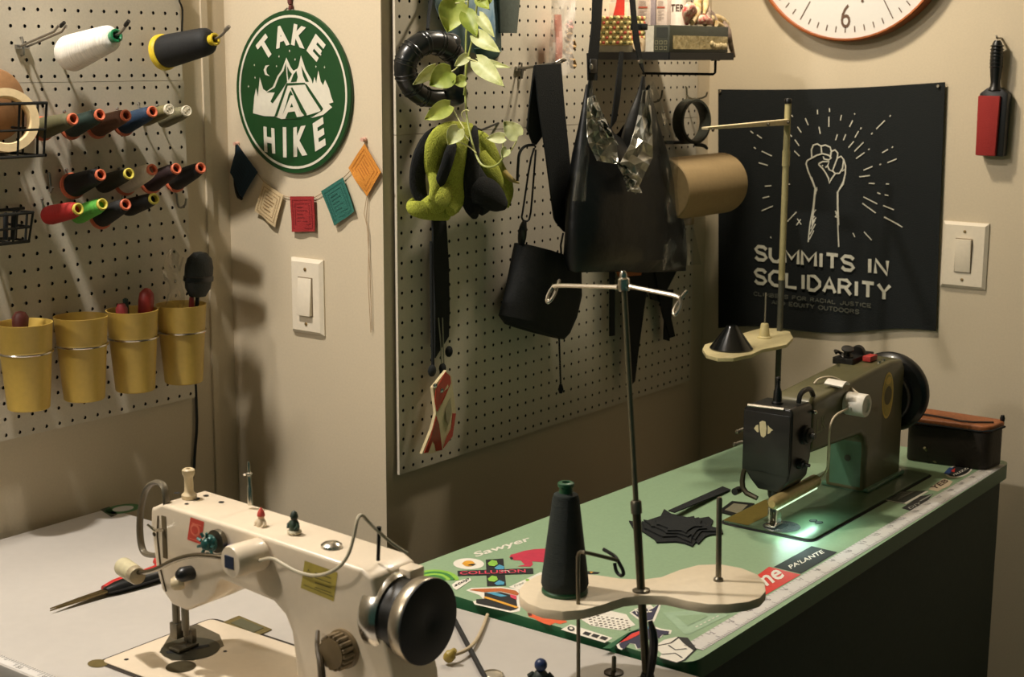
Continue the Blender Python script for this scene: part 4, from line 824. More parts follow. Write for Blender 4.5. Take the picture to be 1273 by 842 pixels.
rays = [(470, 410, 471, 427), (515, 404, 516, 418), (513, 436, 513, 474), (560, 430, 556, 450), (608, 424, 611, 428), (602, 450, 590, 474), (425, 442, 436, 468), (396, 474, 410, 495), (476, 474, 481, 500), (374, 430, 378, 437), (545, 502, 538, 524), (576, 502, 567, 524), (634, 476, 631, 484), (624, 490, 610, 514), (606, 528, 586, 552), (744, 430, 740, 436), (722, 450, 690, 482), (676, 496, 671, 502), (642, 532, 608, 566), (665, 556, 660, 560), (646, 570, 614, 593), (753, 548, 748, 552), (734, 558, 712, 571), (766, 594, 732, 608), (708, 613, 702, 616), (676, 622, 642, 636), (666, 656, 626, 661), (662, 685, 684, 686), (726, 687, 738, 688), (694, 720, 706, 725), (722, 728, 736, 731), (642, 736, 694, 762), (716, 768, 756, 784), (638, 760, 688, 796), (720, 812, 776, 840), (362, 496, 375, 511), (386, 522, 402, 545), (384, 564, 403, 583), (344, 530, 364, 550), (343, 568, 358, 580), (343, 600, 366, 612), (244, 504, 262, 517), (262, 565, 300, 583), (232, 550, 240, 556), (250, 608, 285, 618), (345, 690, 368, 688), (274, 696, 298, 694), (344, 716, 352, 717), (266, 740, 290, 734), (262, 788, 304, 770), (345, 750, 352, 751), (392, 792, 358, 828), (408, 820, 392, 842), (220, 490, 230, 498)]
for r in rays: a.stroke([B8(*r[:2]), B8(*r[2:])], W2 * 1.05, 0, 1)
for r in ((617, 214, 625, 230), (660, 210, 690, 242), (738, 152, 808, 192), (405, 160, 420, 182), (302, 228, 306, 234)): a.stroke([B3(*r[:2]), B3(*r[2:])], W2, 0, 1)
a.letters('SUMMITS IN', B3(246, 315), B3(750, 374), B3(246, 265), .0074, 0, 1)
a.letters('SOLIDARITY', B3(244, 405), B3(760, 471), B3(244, 353), .0074, 0, 1)
a.letters('CLIMBERS FOR RACIAL JUSTICE', B3(240, 453), B3(688, 500), B3(240, 440), .0020, 1, 1)
a.letters('AND EQUITY OUTDOORS', B3(308, 486), B3(642, 524), B3(308, 472), .0020, 1, 1)
a.build('print', [M('print_white', (206, 202, 184), .8, var=.1), M('print_faded', (92, 92, 80), .85, var=.3)], bn, norm=False)
for u, v in ((896, 114), (1167, 107)):
    MB().lathe([(.0035, -.004), (.0035, .0045), (.0028, .006)], Pb(u, v), (0, -1, 0), 12).build('pin', chrome, bn)

# brush hanging from a nail
br = thing('lint_brush', 'red faced brush with a black ribbed handle hanging on the wall', 'brush', Y_(1235, 193, YW - .012))
yb = YW - .022
top = Y_(1240, 50, yb); nk = Y_(1237, 108, yb); bl_, brt, bbl, bbr = Y_(1217, 118, yb), Y_(1255, 119, yb), Y_(1219, 193, yb), Y_(1250, 193, yb)
mb = MB(); hp = [top, top * .9 + nk * .1, top * .6 + nk * .4, top * .3 + nk * .7, nk * .96 + top * .04, nk - V(0, 0, .006)]
mb.tube(hp, [.006, .0105, .0125, .0108, .0084, .014], 16, sub=1)
for k in range(7):
    q = top * (1 - .12 - k * .075) + nk * (.12 + k * .075); mb.lathe([(.0118, -.0014), (.0132, 0), (.0118, .0014)], q, top - nk, 16)
mb.build('handle', blackp, br)
cxx = (bl_.x + brt.x) / 2; hw_ = .0285; zt2 = bl_.z + .003; zb_ = bbl.z
mb = MB(); mb.prism([V(cxx - hw_ * .45, yb - .004, zt2 + .012), V(cxx + hw_ * .45, yb - .004, zt2 + .012), V(cxx + hw_, yb - .004, zt2), V(cxx + hw_ * .93, yb - .004, zb_ - .001), V(cxx - hw_ * .93, yb - .004, zb_ - .001), V(cxx - hw_, yb - .004, zt2)], (0, .022, 0)); mb.build('back', blackp, br, .004)
mb = MB(); mb.prism([V(cxx - hw_ * .97, yb - .013, zt2 - .004), V(cxx + hw_ * .56, yb - .013, zt2 - .004), V(cxx + hw_ * .46, yb - .013, zb_ + .0), V(cxx - hw_ * .92, yb - .013, zb_)], (0, .010, 0)); mb.build('pad', M('pad_red', (150, 34, 30), .8, bump=.5, scale=700), br, .003)
MB().tube([top + V(0, .022, .004), top + V(0, -.002, .004), top + V(0, -.007, .008)], .0022, 8).build('nail', steel, br)

def switch(label, wall_y, cor, up):
    t = thing('light_switch', label, 'light switch', (cor[0] + cor[1] + cor[2] + cor[3]) / 4)
    xs = [p.x for p in cor]; zs = [p.z for p in cor]; x0 = min(xs); x1 = max(xs); z1 = (cor[0].z + cor[1].z) / 2; z0 = (cor[2].z + cor[3].z) / 2
    mb = MB(); b = .006
    mb.hexa([V(x0, wall_y, z0), V(x1, wall_y, z0), V(x1, wall_y - .0022, z0), V(x0, wall_y - .0022, z0), V(x0, wall_y, z1), V(x1, wall_y, z1), V(x1, wall_y - .0022, z1), V(x0, wall_y - .0022, z1)])
    mb.prism([V(x0, wall_y - .002, z0), V(x1, wall_y - .002, z0), V(x1, wall_y - .002, z1), V(x0, wall_y - .002, z1)], (0, -.0012, 0))
    for (q0, q1) in (((x0, z0), (x1, z1)),):
        o = [V(x0, wall_y - .003, z0), V(x1, wall_y - .003, z0), V(x1, wall_y - .003, z1), V(x0, wall_y - .003, z1)]
        i = [V(x0 + b, wall_y - .0085, z0 + b), V(x1 - b, wall_y - .0085, z0 + b), V(x1 - b, wall_y - .0085, z1 - b), V(x0 + b, wall_y - .0085, z1 - b)]
        mb.add(o + i, [(0, 1, 5, 4), (1, 2, 6, 5), (2, 3, 7, 6), (3, 0, 4, 7), (4, 5, 6, 7)], flat=True)
    mb.build('plate', ivory, t)
    cx, cz = (x0 + x1) / 2, (z0 + z1) / 2
    MB().box((cx - .0175, wall_y - .0092, cz - .0345), (cx + .0175, wall_y - .008, cz + .0345)).build('recess', M('recess_brown', (120, 102, 74), .6), t)
    e0, e1 = (.0115, .0165) if up > 0 else (.0165, .0115)
    MB().hexa([V(cx - .016, wall_y - .009, cz - .0330), V(cx + .016, wall_y - .009, cz - .0330), V(cx + .016, wall_y - e1, cz - .0330), V(cx - .016, wall_y - e1, cz - .0330),
               V(cx - .016, wall_y - .009, cz + .0330), V(cx + .016, wall_y - .009, cz + .0330), V(cx + .016, wall_y - e0, cz + .0330), V(cx - .016, wall_y - e0, cz + .0330)]).build('rocker', ivory, t, .001)
    for s in (-1, 1): MB().lathe([(.0032, 0), (.0030, .0015), (.0015, .002)], V(cx, wall_y - .0084, cz + s * .0485), (0, -1, 0), 12).build('screw', M('screw_brass', (150, 126, 84), .4, .6), t)
switch('cream rocker light switch below the row of small flags', 1.875, [Y_(361.1, 319.7, 1.870), Y_(399.8, 323.8, 1.870), Y_(402.5, 418, 1.870), Y_(363.1, 412.6, 1.870)], 1)
switch('cream rocker light switch beside the black banner', YW, [Y_(1173, 274, YW - .004), Y_(1227, 278.7, YW - .004), Y_(1224.5, 361.6, YW - .004), Y_(1172, 355.7, YW - .004)], -1)

# ------------------------------------------------------------------ round plaque and flags on the middle wall
YM = 1.875
sc_ = Y_(363.5, 115, YM - .006); sr = .139
sg = thing('round_plaque', 'round green hiking plaque with white lettering and tent picture', 'sign', sc_ - V(0, 0, sr))
MB().lathe([(sr - .001, .0005), (sr, .002), (sr, .006), (sr - .001, .0075), (.0003, .0075)], V(sc_.x, YM, sc_.z), (0, -1, 0), 64).build('disc', M('plaque_green', (24, 66, 30), .42, var=.05), sg)
a = Art(lambda u, v: Y_(u, v, YM - .0079), (0, -1, 0)); C_ = V(sc_.x, YM - .0079, sc_.z)
a.stroke([C_ + V(math.cos(k * math.pi / 32), 0, math.sin(k * math.pi / 32)) * (sr * .925) for k in range(64)], .0042, 0, 1, closed=True)
T4 = lambda x, y: (260 + x / 3.66, y / 3.66)
def arc_text(word, r, a0, a1, h, wds, flip, mi=0, lv=2):
    n = len(word)
    for i, ch in enumerate(word):
        t = math.radians(a0 + (a1 - a0) * (i + .5) / n); o = V(math.sin(t), 0, math.cos(t)); rt = V(math.cos(t), 0, -math.sin(t))
        if flip: rt = -rt; up = -o
        else: up = o
        b = C_ + o * r - up * h / 2; w_ = wds[i]
        a.text(ch, b - rt * w_ / 2, b + rt * w_ / 2, b - rt * w_ / 2 + up * h, mi, lv, .05)
arc_text('TAKE', sr * .70, -52, 52, .036, (.033, .034, .033, .030), False)
a2 = a
for ch, xs, wv in (('H', [(252, 690), (302, 700), (248, 575)], 0), ('I', [(338, 716), (354, 717), (336, 578)], 0), ('K', [(385, 715), (448, 705), (384, 580)], 0), ('E', [(484, 690), (532, 660), (472, 562)], 0)):
    a.text(ch, T4(*xs[0]), T4(*xs[1]), T4(*xs[2]), 0, 2, .05)
hill = [(200, 515), (206, 440), (214, 400), (222, 440), (231, 352), (246, 405), (262, 416), (290, 395), (312, 345), (330, 320), (352, 262), (372, 306), (384, 322), (402, 312), (408, 300), (418, 252), (440, 318), (466, 362), (472, 382), (480, 350), (488, 378), (497, 320), (508, 370), (519, 388), (528, 362), (546, 402), (556, 440), (566, 465), (545, 472), (560, 488), (520, 522), (470, 536), (440, 522), (400, 540), (330, 542), (300, 530), (250, 528)]
a.shape([T4(*p) for p in hill], 0, 1)
for g in ([(262, 420), (300, 398), (318, 352), (340, 322), (350, 286), (352, 330), (356, 372), (346, 388), (318, 430), (290, 470), (280, 462), (300, 420)], [(356, 300), (366, 322), (378, 336), (362, 366), (358, 340)], [(384, 340), (398, 322), (404, 350), (398, 372), (372, 374)], [(420, 300), (436, 330), (455, 372), (440, 372), (428, 345)],
          [(350, 384), (358, 390), (310, 530), (298, 530)], [(352, 378), (436, 376), (440, 384), (352, 390)], [(434, 378), (446, 384), (520, 494), (512, 508), (450, 412)], [(372, 400), (380, 398), (446, 520), (436, 528), (420, 510)], [(436, 528), (512, 505), (520, 494), (470, 532)], [(352, 470), (362, 430), (372, 410), (412, 500), (420, 540), (330, 540), (336, 520)]):
    a.shape([T4(*p) for p in g], 1, 2)
a.text('A', T4(328, 542), T4(422, 530), T4(334, 440), 0, 3, .03)
for x, y in ((207, 295), (319, 256), (367, 230), (509, 247), (526, 305), (210, 352), (180, 392), (308, 300), (487, 302), (392, 270)):
    q = Y_(*T4(x, y), YM - .0079); a.shape([q + V(.0016, 0, 0), q + V(.0005, 0, .0007), q + V(0, 0, .0026), q + V(-.0005, 0, .0007), q + V(-.0016, 0, 0), q + V(0, 0, -.0026)], 0, 2)
a.shape([T4(*p) for p in ((276, 296), (258, 298), (249, 318), (256, 340), (278, 347), (264, 334), (261, 316), (266, 304))], 0, 2)
a.build('print', [M('plaque_white', (214, 208, 190), .5, var=.03), MATS['plaque_green']], sg, norm=False)
q = Y_(361, 12, YM - .004)
mb = MB()
for k in range(14): mb.lathe([(.0035, 0), (.0042, .004), (.0035, .008)], q + V(0, 0, k * .009), (.25 * (-1) ** k, 0, 1), 8)
mb.build('hanging_cord', M('cord_maroon', (96, 44, 34), .7, bump=.4, scale=600), sg)
MB().tube([Y_(352, 15, YM - .004), Y_(357, 10, YM - .005), q, Y_(366, 13, YM - .004)], .0014, 6).build('wire_loop', steel, sg)

bt_ = thing('flag_bunting', 'string of five small prayer flags under the green plaque', 'bunting', Y_(376, 285, YM))
F5 = lambda x, y: (260 + x / 3.1167, 160 + y / 3.1167)
def flag(label, pts, col, pat):
    pp = [Y_(*F5(*p), YM - .006) for p in pts]; rr = random.Random(pts[0][0])
    def fn(s, t):
        p = (pp[0] * (1 - s) + pp[1] * s) * (1 - t) + (pp[3] * (1 - s) + pp[2] * s) * t
        return p + V(0, -.0012 - .0015 * math.sin(s * 7 + t * 4 + pts[0][0]) * t, 0)
    fl = MB().sheet(fn, 8, 9, .0008).build('flag', col, bt_); tag(fl, label)
    a = Art(None, (0, -1, 0))
    g = lambda s, t: fn(s, t) + V(0, -.0012, 0)
    for s0 in (.1, .2): a.stroke([g(s0, s0), g(1 - s0, s0), g(1 - s0, 1 - s0), g(s0, 1 - s0)], .0012, 0, 1, closed=True)
    for k in range(5): a.stroke([g(.28, .3 + k * .1), g(.28 + rr.uniform(.25, .45), .3 + k * .1)], .0016, 0, 1)
    a.build('block_print', pat, fl, norm=False)
flag('dark blue flag hanging edge on', [(112, 60), (190, 168), (130, 270), (84, 170)], M('flag_blue', (26, 48, 62), .9, bump=.3, scale=500), M('flag_blue_print', (20, 36, 46), .9))
flag('cream flag with a printed square', [(212, 206), (290, 258), (258, 382), (180, 318)], M('flag_cream', (208, 184, 142), .9, bump=.3, scale=500), M('flag_cream_print', (150, 118, 78), .9))
flag('red flag', [(316, 262), (408, 262), (412, 398), (322, 400)], M('flag_red', (150, 36, 36), .9, bump=.3, scale=500), M('flag_red_print', (118, 26, 28), .9))
flag('teal flag', [(436, 242), (520, 188), (566, 320), (488, 376)], M('flag_teal', (40, 100, 88), .9, bump=.3, scale=500), M('flag_teal_print', (30, 78, 70), .9))
flag('orange flag', [(604, 58), (668, 168), (612, 262), (540, 152)], M('flag_orange', (202, 132, 48), .9, bump=.3, scale=500), M('flag_orange_print', (168, 100, 32), .9))
yy = YM - .004
MB().tube([Y_(*F5(*p), yy) for p in ((110, 56), (160, 140), (212, 206), (288, 260), (318, 266), (408, 266), (436, 250), (520, 190), (545, 165), (606, 52))], .0008, 6).build('string', M('string_pale', (176, 150, 118), .8), bt_)
MB().tube([Y_(*F5(*p), yy) for p in ((608, 60), (612, 250), (600, 330), (618, 405), (616, 600), (626, 790))], .0006, 6).build('string', MATS['string_pale'], bt_)
MB().tube([Y_(*F5(*p), yy) for p in ((606, 62), (614, 260), (610, 350), (614, 420), (625, 600), (630, 780))], .0006, 6).build('string', MATS['string_pale'], bt_)
MB().tube([Y_(*F5(*p), yy) for p in ((108, 62), (104, 150), (96, 200), (110, 262), (126, 272))], [.0035, .003, .002, .0035, .003], 8, sub=1).build('dark_beads', blackp, bt_)
for u, v in ((605, 42), (112, 58)):
    MB().lathe([(.0035, -.001), (.0042, .003), (.0025, .006), (.0035, .009)], Y_(*F5(u, v), YM - .001), (0, -1, 0), 12).build('push_pin', M('pin_pink', (206, 160, 140), .4), bt_)
# ------------------------------------------------------------------ the wall of thread: long hooks, cones and spools
XP = -2.051
def long_hook(u, v, L, label, rise=.25, tip=None):
    m0 = X_(u, v, XP); d = V(1, 0, rise).normalized()
    t = thing('cone_hook', label, 'hook', m0)
    mb = MB(); mb.tube([m0 + V(-.004, 0, .014), m0 + V(.004, 0, .014), m0 + V(.006, 0, .008), m0 + V(.006, 0, -.012), m0 + V(-.002, 0, -.014)], .0019, 8); mb.box(m0 + V(.001, -.012, -.003), m0 + V(.006, .012, .003)); mb.build('bracket', steel, t)
    for s in (-.007, .007): MB().tube([m0 + V(.005, s, 0), m0 + V(.005, s, 0) + d * (L - .012), m0 + V(.005, s, .006) + d * L], .0019, 8).build('rod', steel, t)
    MB().lathe([(.0028, 0), (.0032, .004), (.0028, .012)], m0 + V(.005, 0, .006) + d * (L - .006), d + V(0, 0, .3), 10).build('tip_cap', blackp, t)
long_hook(26, 58, .105, 'long wire hook with black tip, empty, beside the big white thread cone')
def big_cone(name, label, b, e, r0, r1, thr, core, fl, hooktip):
    ax = e - b; L = ax.length; t = thing(name, label, 'thread cone', b - V(0, 0, r0)); n = ax.normalized()
    MB().lathe([(fl, -.003), (fl, .003), (fl * .9, .006)], b, n, 30).build('cone_base', core, t)
    MB().lathe([(r0 * .90, .002), (r0, .010), (r0 * .99, .02), (r1 * 1.03, L - .018), (r1 * .96, L - .008), (r1 * .75, L - .002), (r1 * .5, L)], b, n, 36).build('thread', thr, t)
    MB().lathe([(.0085, L - .004), (.0090, L + .006), (.0105, L + .008), (.0105, L + .011), (.008, L + .0115), (.0062, L + .010), (.0062, L - .01)], b, n, 22).build('cone_tip', core, t)
    h = thing('cone_hook', hooktip[0], 'hook', V(XP, b.y, b.z))
    MB().tube([V(XP - .004, b.y, b.z + .002), b, e + n * .012, e + n * .024 + V(.002, 0, .004), e + n * .034 + V(.004, 0, .012)], .0022, 8, sub=1).build('rod', steel, h)
    MB().lathe([(.0030, 0), (.0036, .004), (.0030, .012)], e + n * .030 + V(.003, 0, .010), n + V(0, 0, .5), 10).build('tip_cap', hooktip[1], h)
def thr(key, c, **k): return M('thread_' + key, c, .7, bump=.35, scale=60, stretch=(25, 1, 1), var=.18, **k)
big_cone('thread_cone', 'large cone of white thread on a wire hook, green core', X_(84, 68, -2.025), X_(140, 46, -1.905), .0285, .0205, thr('white', (228, 222, 210)), M('core_green', (26, 116, 70), .4), .022, ('wire hook inside the large white thread cone', blackp))
big_cone('thread_cone', 'large cone of black thread on a wire hook, yellow core', X_(203, 65, -2.025), X_(262, 50, -1.915), .0275, .0225, thr('black', (13, 14, 15)), M('core_yellow', (212, 184, 48), .4), .0305, ('wire hook inside the large black thread cone', steel))

core_r = M('core_salmon', (206, 106, 72), .45); core_y = M('core_lemon', (206, 190, 78), .45); core_w = M('core_white', (206, 196, 172), .45)
def spool(label, mu, mv, bu, bv, col, core, r0=.0165, r1=.0115, x1=-1.958, flange=True, row=''):
    e = X_(mu, mv, x1); b = X_(bu, bv, -2.036); b.y = e.y + (b.y - e.y) * .45; ax = e - b; L = ax.length; n = ax.normalized()
    t = thing('thread_spool', label, 'thread spool', b - V(0, 0, r0), 'small thread spools on the pegboard')
    if flange: MB().lathe([(r0 * 1.18, -.001), (r0 * 1.18, .003), (r0, .005)], b, n, 20).build('spool_base', core, t)
    MB().lathe([(r0 * .95, .002), (r0 * 1.03, .010), (r1 * 1.08, L - .014), (r1 * .95, L - .004), (r1 * .7, L - .001)], b, n, 24).build('thread', col, t)
    MB().lathe([(.0066, L - .006), (.0070, L + .003), (.0094, L + .004), (.0094, L + .007), (.0078, L + .008), (.0060, L + .007), (.0058, L - .010)], b, n, 20).build('spool_mouth', core, t)
    if not flange and core is core_w:
        mb = MB()
        for k in range(6): tt = k * math.pi / 3; mb.lathe([(.0018, 0), (.0018, .0006)], b + n * (L + .0075) + V(0, math.cos(tt) * .0052, math.sin(tt) * .0052), n, 6)
        mb.lathe([(.0085, 0), (.0085, .0012)], b + n * (L + .006), n, 16); mb.build('spool_cap', core_w, t)
    hk = MB(); u_ = V(0, 0, 1)
    q = V(XP, b.y, b.z + .026)
    hk.tube([q + V(-.004, 0, 0), q + V(.003, 0, 0), q + V(.0042, 0, -.004), V(XP + .0042, b.y, b.z), b, b + n * (L * .8)], .0016, 6, sub=1); hk.ball(q + V(.003, 0, 0), .0028, 8)
    tag(hk.build('peg_hook', steel), 'small wire peg hook holding the ' + label.split(' with')[0].replace(', last in','of').split(',')[0] + (', ' + ('top' if 'top row' in label else 'middle' if 'middle row' in label else 'lowest') + ' row'), 'hook', 'small peg hooks under the spools')
spool('olive green spool with salmon core, beside the wire basket in the top row', 88, 149, 54, 160, thr('olive', (86, 82, 52)), core_r)
spool('bottle green spool with salmon core, second from the wire basket in the top row', 121.6, 144, 91, 159, thr('bottle', (30, 50, 42)), core_r)
spool('brown spool with salmon core, in the top row', 154, 144.5, 124, 158, thr('brown', (92, 58, 36)), core_r)
spool('navy blue spool with salmon core, in the top row', 187, 140, 157, 155, thr('navy', (24, 48, 72)), core_r)
spool('slim khaki spool with pale end, in the top row beside the navy spool', 208, 137, 190, 148, thr('khaki', (112, 102, 62)), core_w, .0125, .0100, flange=False)
spool('slim grey green spool with pale end, last in the top row', 230, 139, 215, 150, thr('sage', (116, 110, 82)), core_w, .0125, .0105, flange=False)
spool('black spool with salmon core, first in the middle row', 122.6, 218.5, 95, 231, thr('ink', (14, 18, 20)), core_r, .0185, .0125)
spool('blackish olive spool with yellow core, in the middle row', 158, 217, 134, 229, thr('moss', (46, 46, 32)), core_y, .0150, .0105, flange=False)
spool('cream white spool with salmon core, in the middle row', 187, 212, 161, 229, thr('cream', (214, 200, 176)), core_r, .0165, .0125)
spool('dark maroon spool with salmon core, in the middle row', 217, 211, 195, 227, thr('maroon', (46, 26, 26)), core_r)
spool('charcoal spool with salmon core, last in the middle row', 247.5, 210, 225, 225, thr('charcoal', (24, 22, 20)), core_r)
spool('shiny red spool with yellow core, in the lowest row', 94.5, 260.5, 62, 268, thr('red', (168, 34, 28)), core_y, .0150, .0125, flange=False)
spool('bright green spool with yellow core, in the lowest row', 125, 255, 106, 267, thr('green', (88, 170, 62)), core_y, .0145, .0115, flange=False)
spool('black spool with salmon core, in the lowest row beside the bright green spool', 154, 255.5, 134, 270, thr('coal', (22, 20, 18)), core_r)
spool('soot black spool with yellow core, last in the lowest row', 189, 248, 166, 258, thr('soot', (28, 25, 20)), core_y, .0145, .0110, flange=False)
def j_hook(label, u, v, x, wd=.022, dp=.024, up=.016, mat=steel, grp=None):
    m0 = X_(u, v, x); mb = MB()
    mb.tube([m0 + V(-.004, 0, 0), m0 + V(.003, 0, 0), m0 + V(.0035, 0, -.006), m0 + V(.0045, 0, -dp), m0 + V(wd * .4, 0, -dp - .006), m0 + V(wd, 0, -dp - .001), m0 + V(wd + .004, 0, -dp + up)], .0019, 8, sub=1); tag(mb.build('peg_hook', mat), label, 'hook', grp)
j_hook('empty wire hook beneath the end of the middle spool row', 218, 240, XP, .024, .020, .012)
j_hook('empty wire hook above the red spool', 60, 215, XP, .006, .026, .004)
# black wire running down the corner of the upper sheet and down the wall
mb = MB(); mb.tube([X_(221, -30, XP + .004), X_(222, 0, XP + .004), X_(226, 8, XP + .004), X_(227, 14, XP + .003), X_(226, 40, XP - .002)], .0018, 6, sub=1); tag(mb.build('corner_wire', blackp), 'short curved black wire at the top corner of the cone pegboard', 'wire')
mb = MB(); mb.tube([X_(243, 478, XP - .006), X_(244, 500, XP - .008), X_(245, 530, XP - .007), X_(242, 565, XP - .008), X_(241, 590, XP - .008), V(-2.055, 1.72, -.86), V(-2.055, 1.72, -1.51)], .0026, 8, sub=1); tag(mb.build('power_cord', blackp), 'black cord running down the wall below the yellow cups', 'cord')

# ------------------------------------------------------------------ yellow cups in wire rings
cupm = M('cup_yellow', (198, 166, 80), .42, var=.04, sub=.15)
def cup(label, u, v, dz=0):
    c = X_(u, v, -1.997); t = thing('hanging_cup', label, 'cup', c - V(0, 0, .137), 'yellow cups on the pegboard')
    MB().lathe([(.0002, -.1365), (.031, -.1365), (.0325, -.135), (.0425, -.001), (.0430, 0), (.0415, .0), (.0405, -.004), (.0312, -.133), (.0002, -.133)], c, (0, 0, 1), 40, cap=False).build('cup', cupm, t)
    rg = c + V(0, 0, -.046); mb = MB()
    mb.tube([rg + V(math.cos(k * math.pi / 16) * .0408, math.sin(k * math.pi / 16) * .0408, 0) for k in range(32)], .0019, 8, closed=True); mb.tube([rg + V(-.0408, 0, 0), V(XP - .004, rg.y, rg.z)], .0019, 8); mb.tube([V(XP + .003, rg.y, rg.z + .001), V(XP + .003, rg.y, rg.z - .02)], .0019, 6); mb.build('wire_ring', chrome, t)
    return c
c1 = cup('yellow plastic cup in a wire ring, with dull red tool, at the photo edge', 30, 401)
c2 = cup('yellow plastic cup in a wire ring, empty, second from the photo edge', 100, 393)
c3 = cup('yellow plastic cup in a wire ring, holding red handled tools', 164, 385)
c4 = cup('yellow plastic cup in a wire ring, holding a black brush and plastic film', 225, 378)
def stickin(name, label, cat, c, dx, dy, h, mats, prof, lean=(0, 0, 1)):
    mb = MB(); mb.lathe(prof, c + V(dx, dy, -.11), lean, 14); tag(mb.build(name, mats), label, cat)
dr = M('tool_red', (138, 40, 34), .45)
stickin('tool_handle', 'dull red rounded tool handle in the yellow cup at the photo edge', 'tool', c1, -.012, -.008, 0, M('tool_maroon', (96, 44, 34), .5), [(.006, 0), (.008, .05), (.012, .10), (.013, .118), (.008, .126), (.001, .128)], (.05, .05, 1))
stickin('tool_handle', 'red tool handle with a rounded end, in a yellow cup', 'tool', c3, .0, .012, 0, dr, [(.005, 0), (.007, .06), (.012, .10), (.0135, .122), (.012, .136), (.005, .144), (.001, .145)], (.06, .10, 1))
stickin('tool_handle', 'short crimson tool end in a yellow cup with red tools', 'tool', c3, .004, -.02, 0, M('tool_crimson', (120, 36, 36), .5), [(.006, 0), (.009, .08), (.010, .116), (.006, .124), (.001, .125)], (.03, -.06, 1))
stickin('tool_handle', 'dark green pen end between the red tools in a yellow cup', 'tool', c3, -.006, -.004, 0, M('tool_green', (34, 56, 50), .5), [(.004, 0), (.005, .11), (.0045, .128), (.001, .130)], (0, -.03, 1))
stickin('tool_handle', 'small red marker end beside the black brush in a yellow cup', 'tool', c4, .012, .008, 0, dr, [(.004, 0), (.005, .11), (.004, .122), (.001, .123)], (.02, .03, 1))
bq = c4 + V(.012, .012, -.11); hd_ = X_(247, 341, c4.x + .02)
t = thing('round_brush', 'black rounded brush head standing in a yellow cup', 'brush', bq)
dd = (hd_ - bq).normalized()
MB().tube([bq, hd_ - dd * .03], .0035, 8).build('handle', blackp, t)
mb = MB(); mb.lathe([(.004, -.040), (.017, -.038), (.026, -.024), (.029, .0), (.029, .012), (.025, .027), (.014, .037), (.002, .039)], hd_, dd, 24, flatten=(V(1, 0, 0), .55)); mb.build('head', M('brush_black', (26, 30, 28), .6, bump=.3, scale=300), t)
mb = MB(); mb.lathe([(.027, -.013), (.0302, -.011), (.0302, -.004), (.028, -.002)], hd_, dd, 22, flatten=(V(1, 0, 0), .6)); mb.build('band', blackp, t)
film = M('clear_film', (226, 220, 200), .12, trans=.95, alpha=.35)
rr = random.Random(5)
def fl(s, t_):
    a = X_(205 + 22 * s + 3 * math.sin(t_ * 7), 380 - 66 * t_ - 6 * math.sin(s * 5), c4.x - .004 + .016 * math.sin(s * 6 + t_ * 3)); return a
tag(MB().sheet(fl, 8, 10).build('plastic_film', film), 'crumpled clear plastic film sticking out of a yellow cup', 'plastic film')

# ------------------------------------------------------------------ wire baskets
def basket(label, x0, x1, ys, zt, zb, bars):
    y0, y1 = ys; t = thing('wire_basket', label, 'basket', V((x0 + x1) / 2, (y0 + y1) / 2, zb))
    r = .0026
    for z in (zt, zb):
        o = 0 if z == zt else -.006
        MB().tube([V(x0, y0, z), V(x1 + o, y0, z), V(x1 + o, y1 + o, z), V(x0, y1 + o, z)], r, 6, closed=True).build('rim_wire', blackm, t)
    for k in range(bars + 1):
        y = y0 + (y1 - y0) * k / bars
        MB().tube([V(x1, y, zt), V(x1 - .006, y0 + (y1 - .006 - y0) * k / bars, zb), V(x0, y, zb)], r * .8, 6).build('bar', blackm, t)
    for k in (1, 2): MB().tube([V(x0 + (x1 - x0) * k / 2.6, y1, zt), V(x0 + (x1 - x0) * k / 2.6, y1 - .006, zb)], r * .8, 6).build('bar', blackm, t)
    MB().tube([V(x0, y0, (zt * .5 + zb * .5)), V(x1 - .003, y0, zt * .5 + zb * .5), V(x1 - .003, y1 - .003, zt * .5 + zb * .5), V(x0, y1 - .003, zt * .5 + zb * .5)], r * .8, 6).build('mid_wire', blackm, t)
    MB().tube([V(x0, y0, zt), V(x0, y1 + .03, zt)], r, 6).build('rear_wire', blackm, t)
pt, pb_ = X_(58, 128, -1.95), X_(57, 193, -1.956)
basket('black wire basket holding a cream ring, hung on the pegboard', -2.045, -1.95, (pt.y - .19, pt.y), pt.z, pb_.z, 4)
ro = X_(6, 150, -2.0)
mb = MB(); mb.lathe([(.036, -.020), (.0475, -.020), (.0475, .020), (.036, .020), (.0345, .018), (.0345, -.018), (.036, -.020)], ro, (.9, -.45, .1), 40, cap=False); tag(mb.build('tape_roll', M('roll_cream', (206, 182, 138), .6)), 'cream coloured ring of tape inside the black wire basket', 'tape')
ho = X_(-8, 130, -2.043); mb = MB(); mb.lathe([(.052, -.003), (.055, 0), (.055, .004), (.052, .006), (.0003, .006)], ho, (1, 0, 0), 40); tag(mb.build('tan_disc', M('lid_tan', (160, 118, 78), .6, var=.1)), 'round tan disc on the pegboard behind the wire basket', 'disc')
pt, pb_ = X_(41, 264, -1.98), X_(36, 300, -1.985)
basket('small black wire basket below the larger wire basket', -2.045, -1.98, (pt.y - .12, pt.y), pt.z, pb_.z, 4)
mb = MB(); c = V(-2.012, pt.y - .05, pb_.z + .003)
for k in range(5): mb.lathe([(.004, 0), (.004, .036 + .003 * (k % 3)), (.002, .042)], c + V(.004 * (k % 2), -.03 + .016 * k, 0), (.05 * (k - 2), .04, 1), 8)
tag(mb.build('clip_bundle', blackp), 'bundle of dark clips inside the small wire basket', 'clips', kind='stuff')
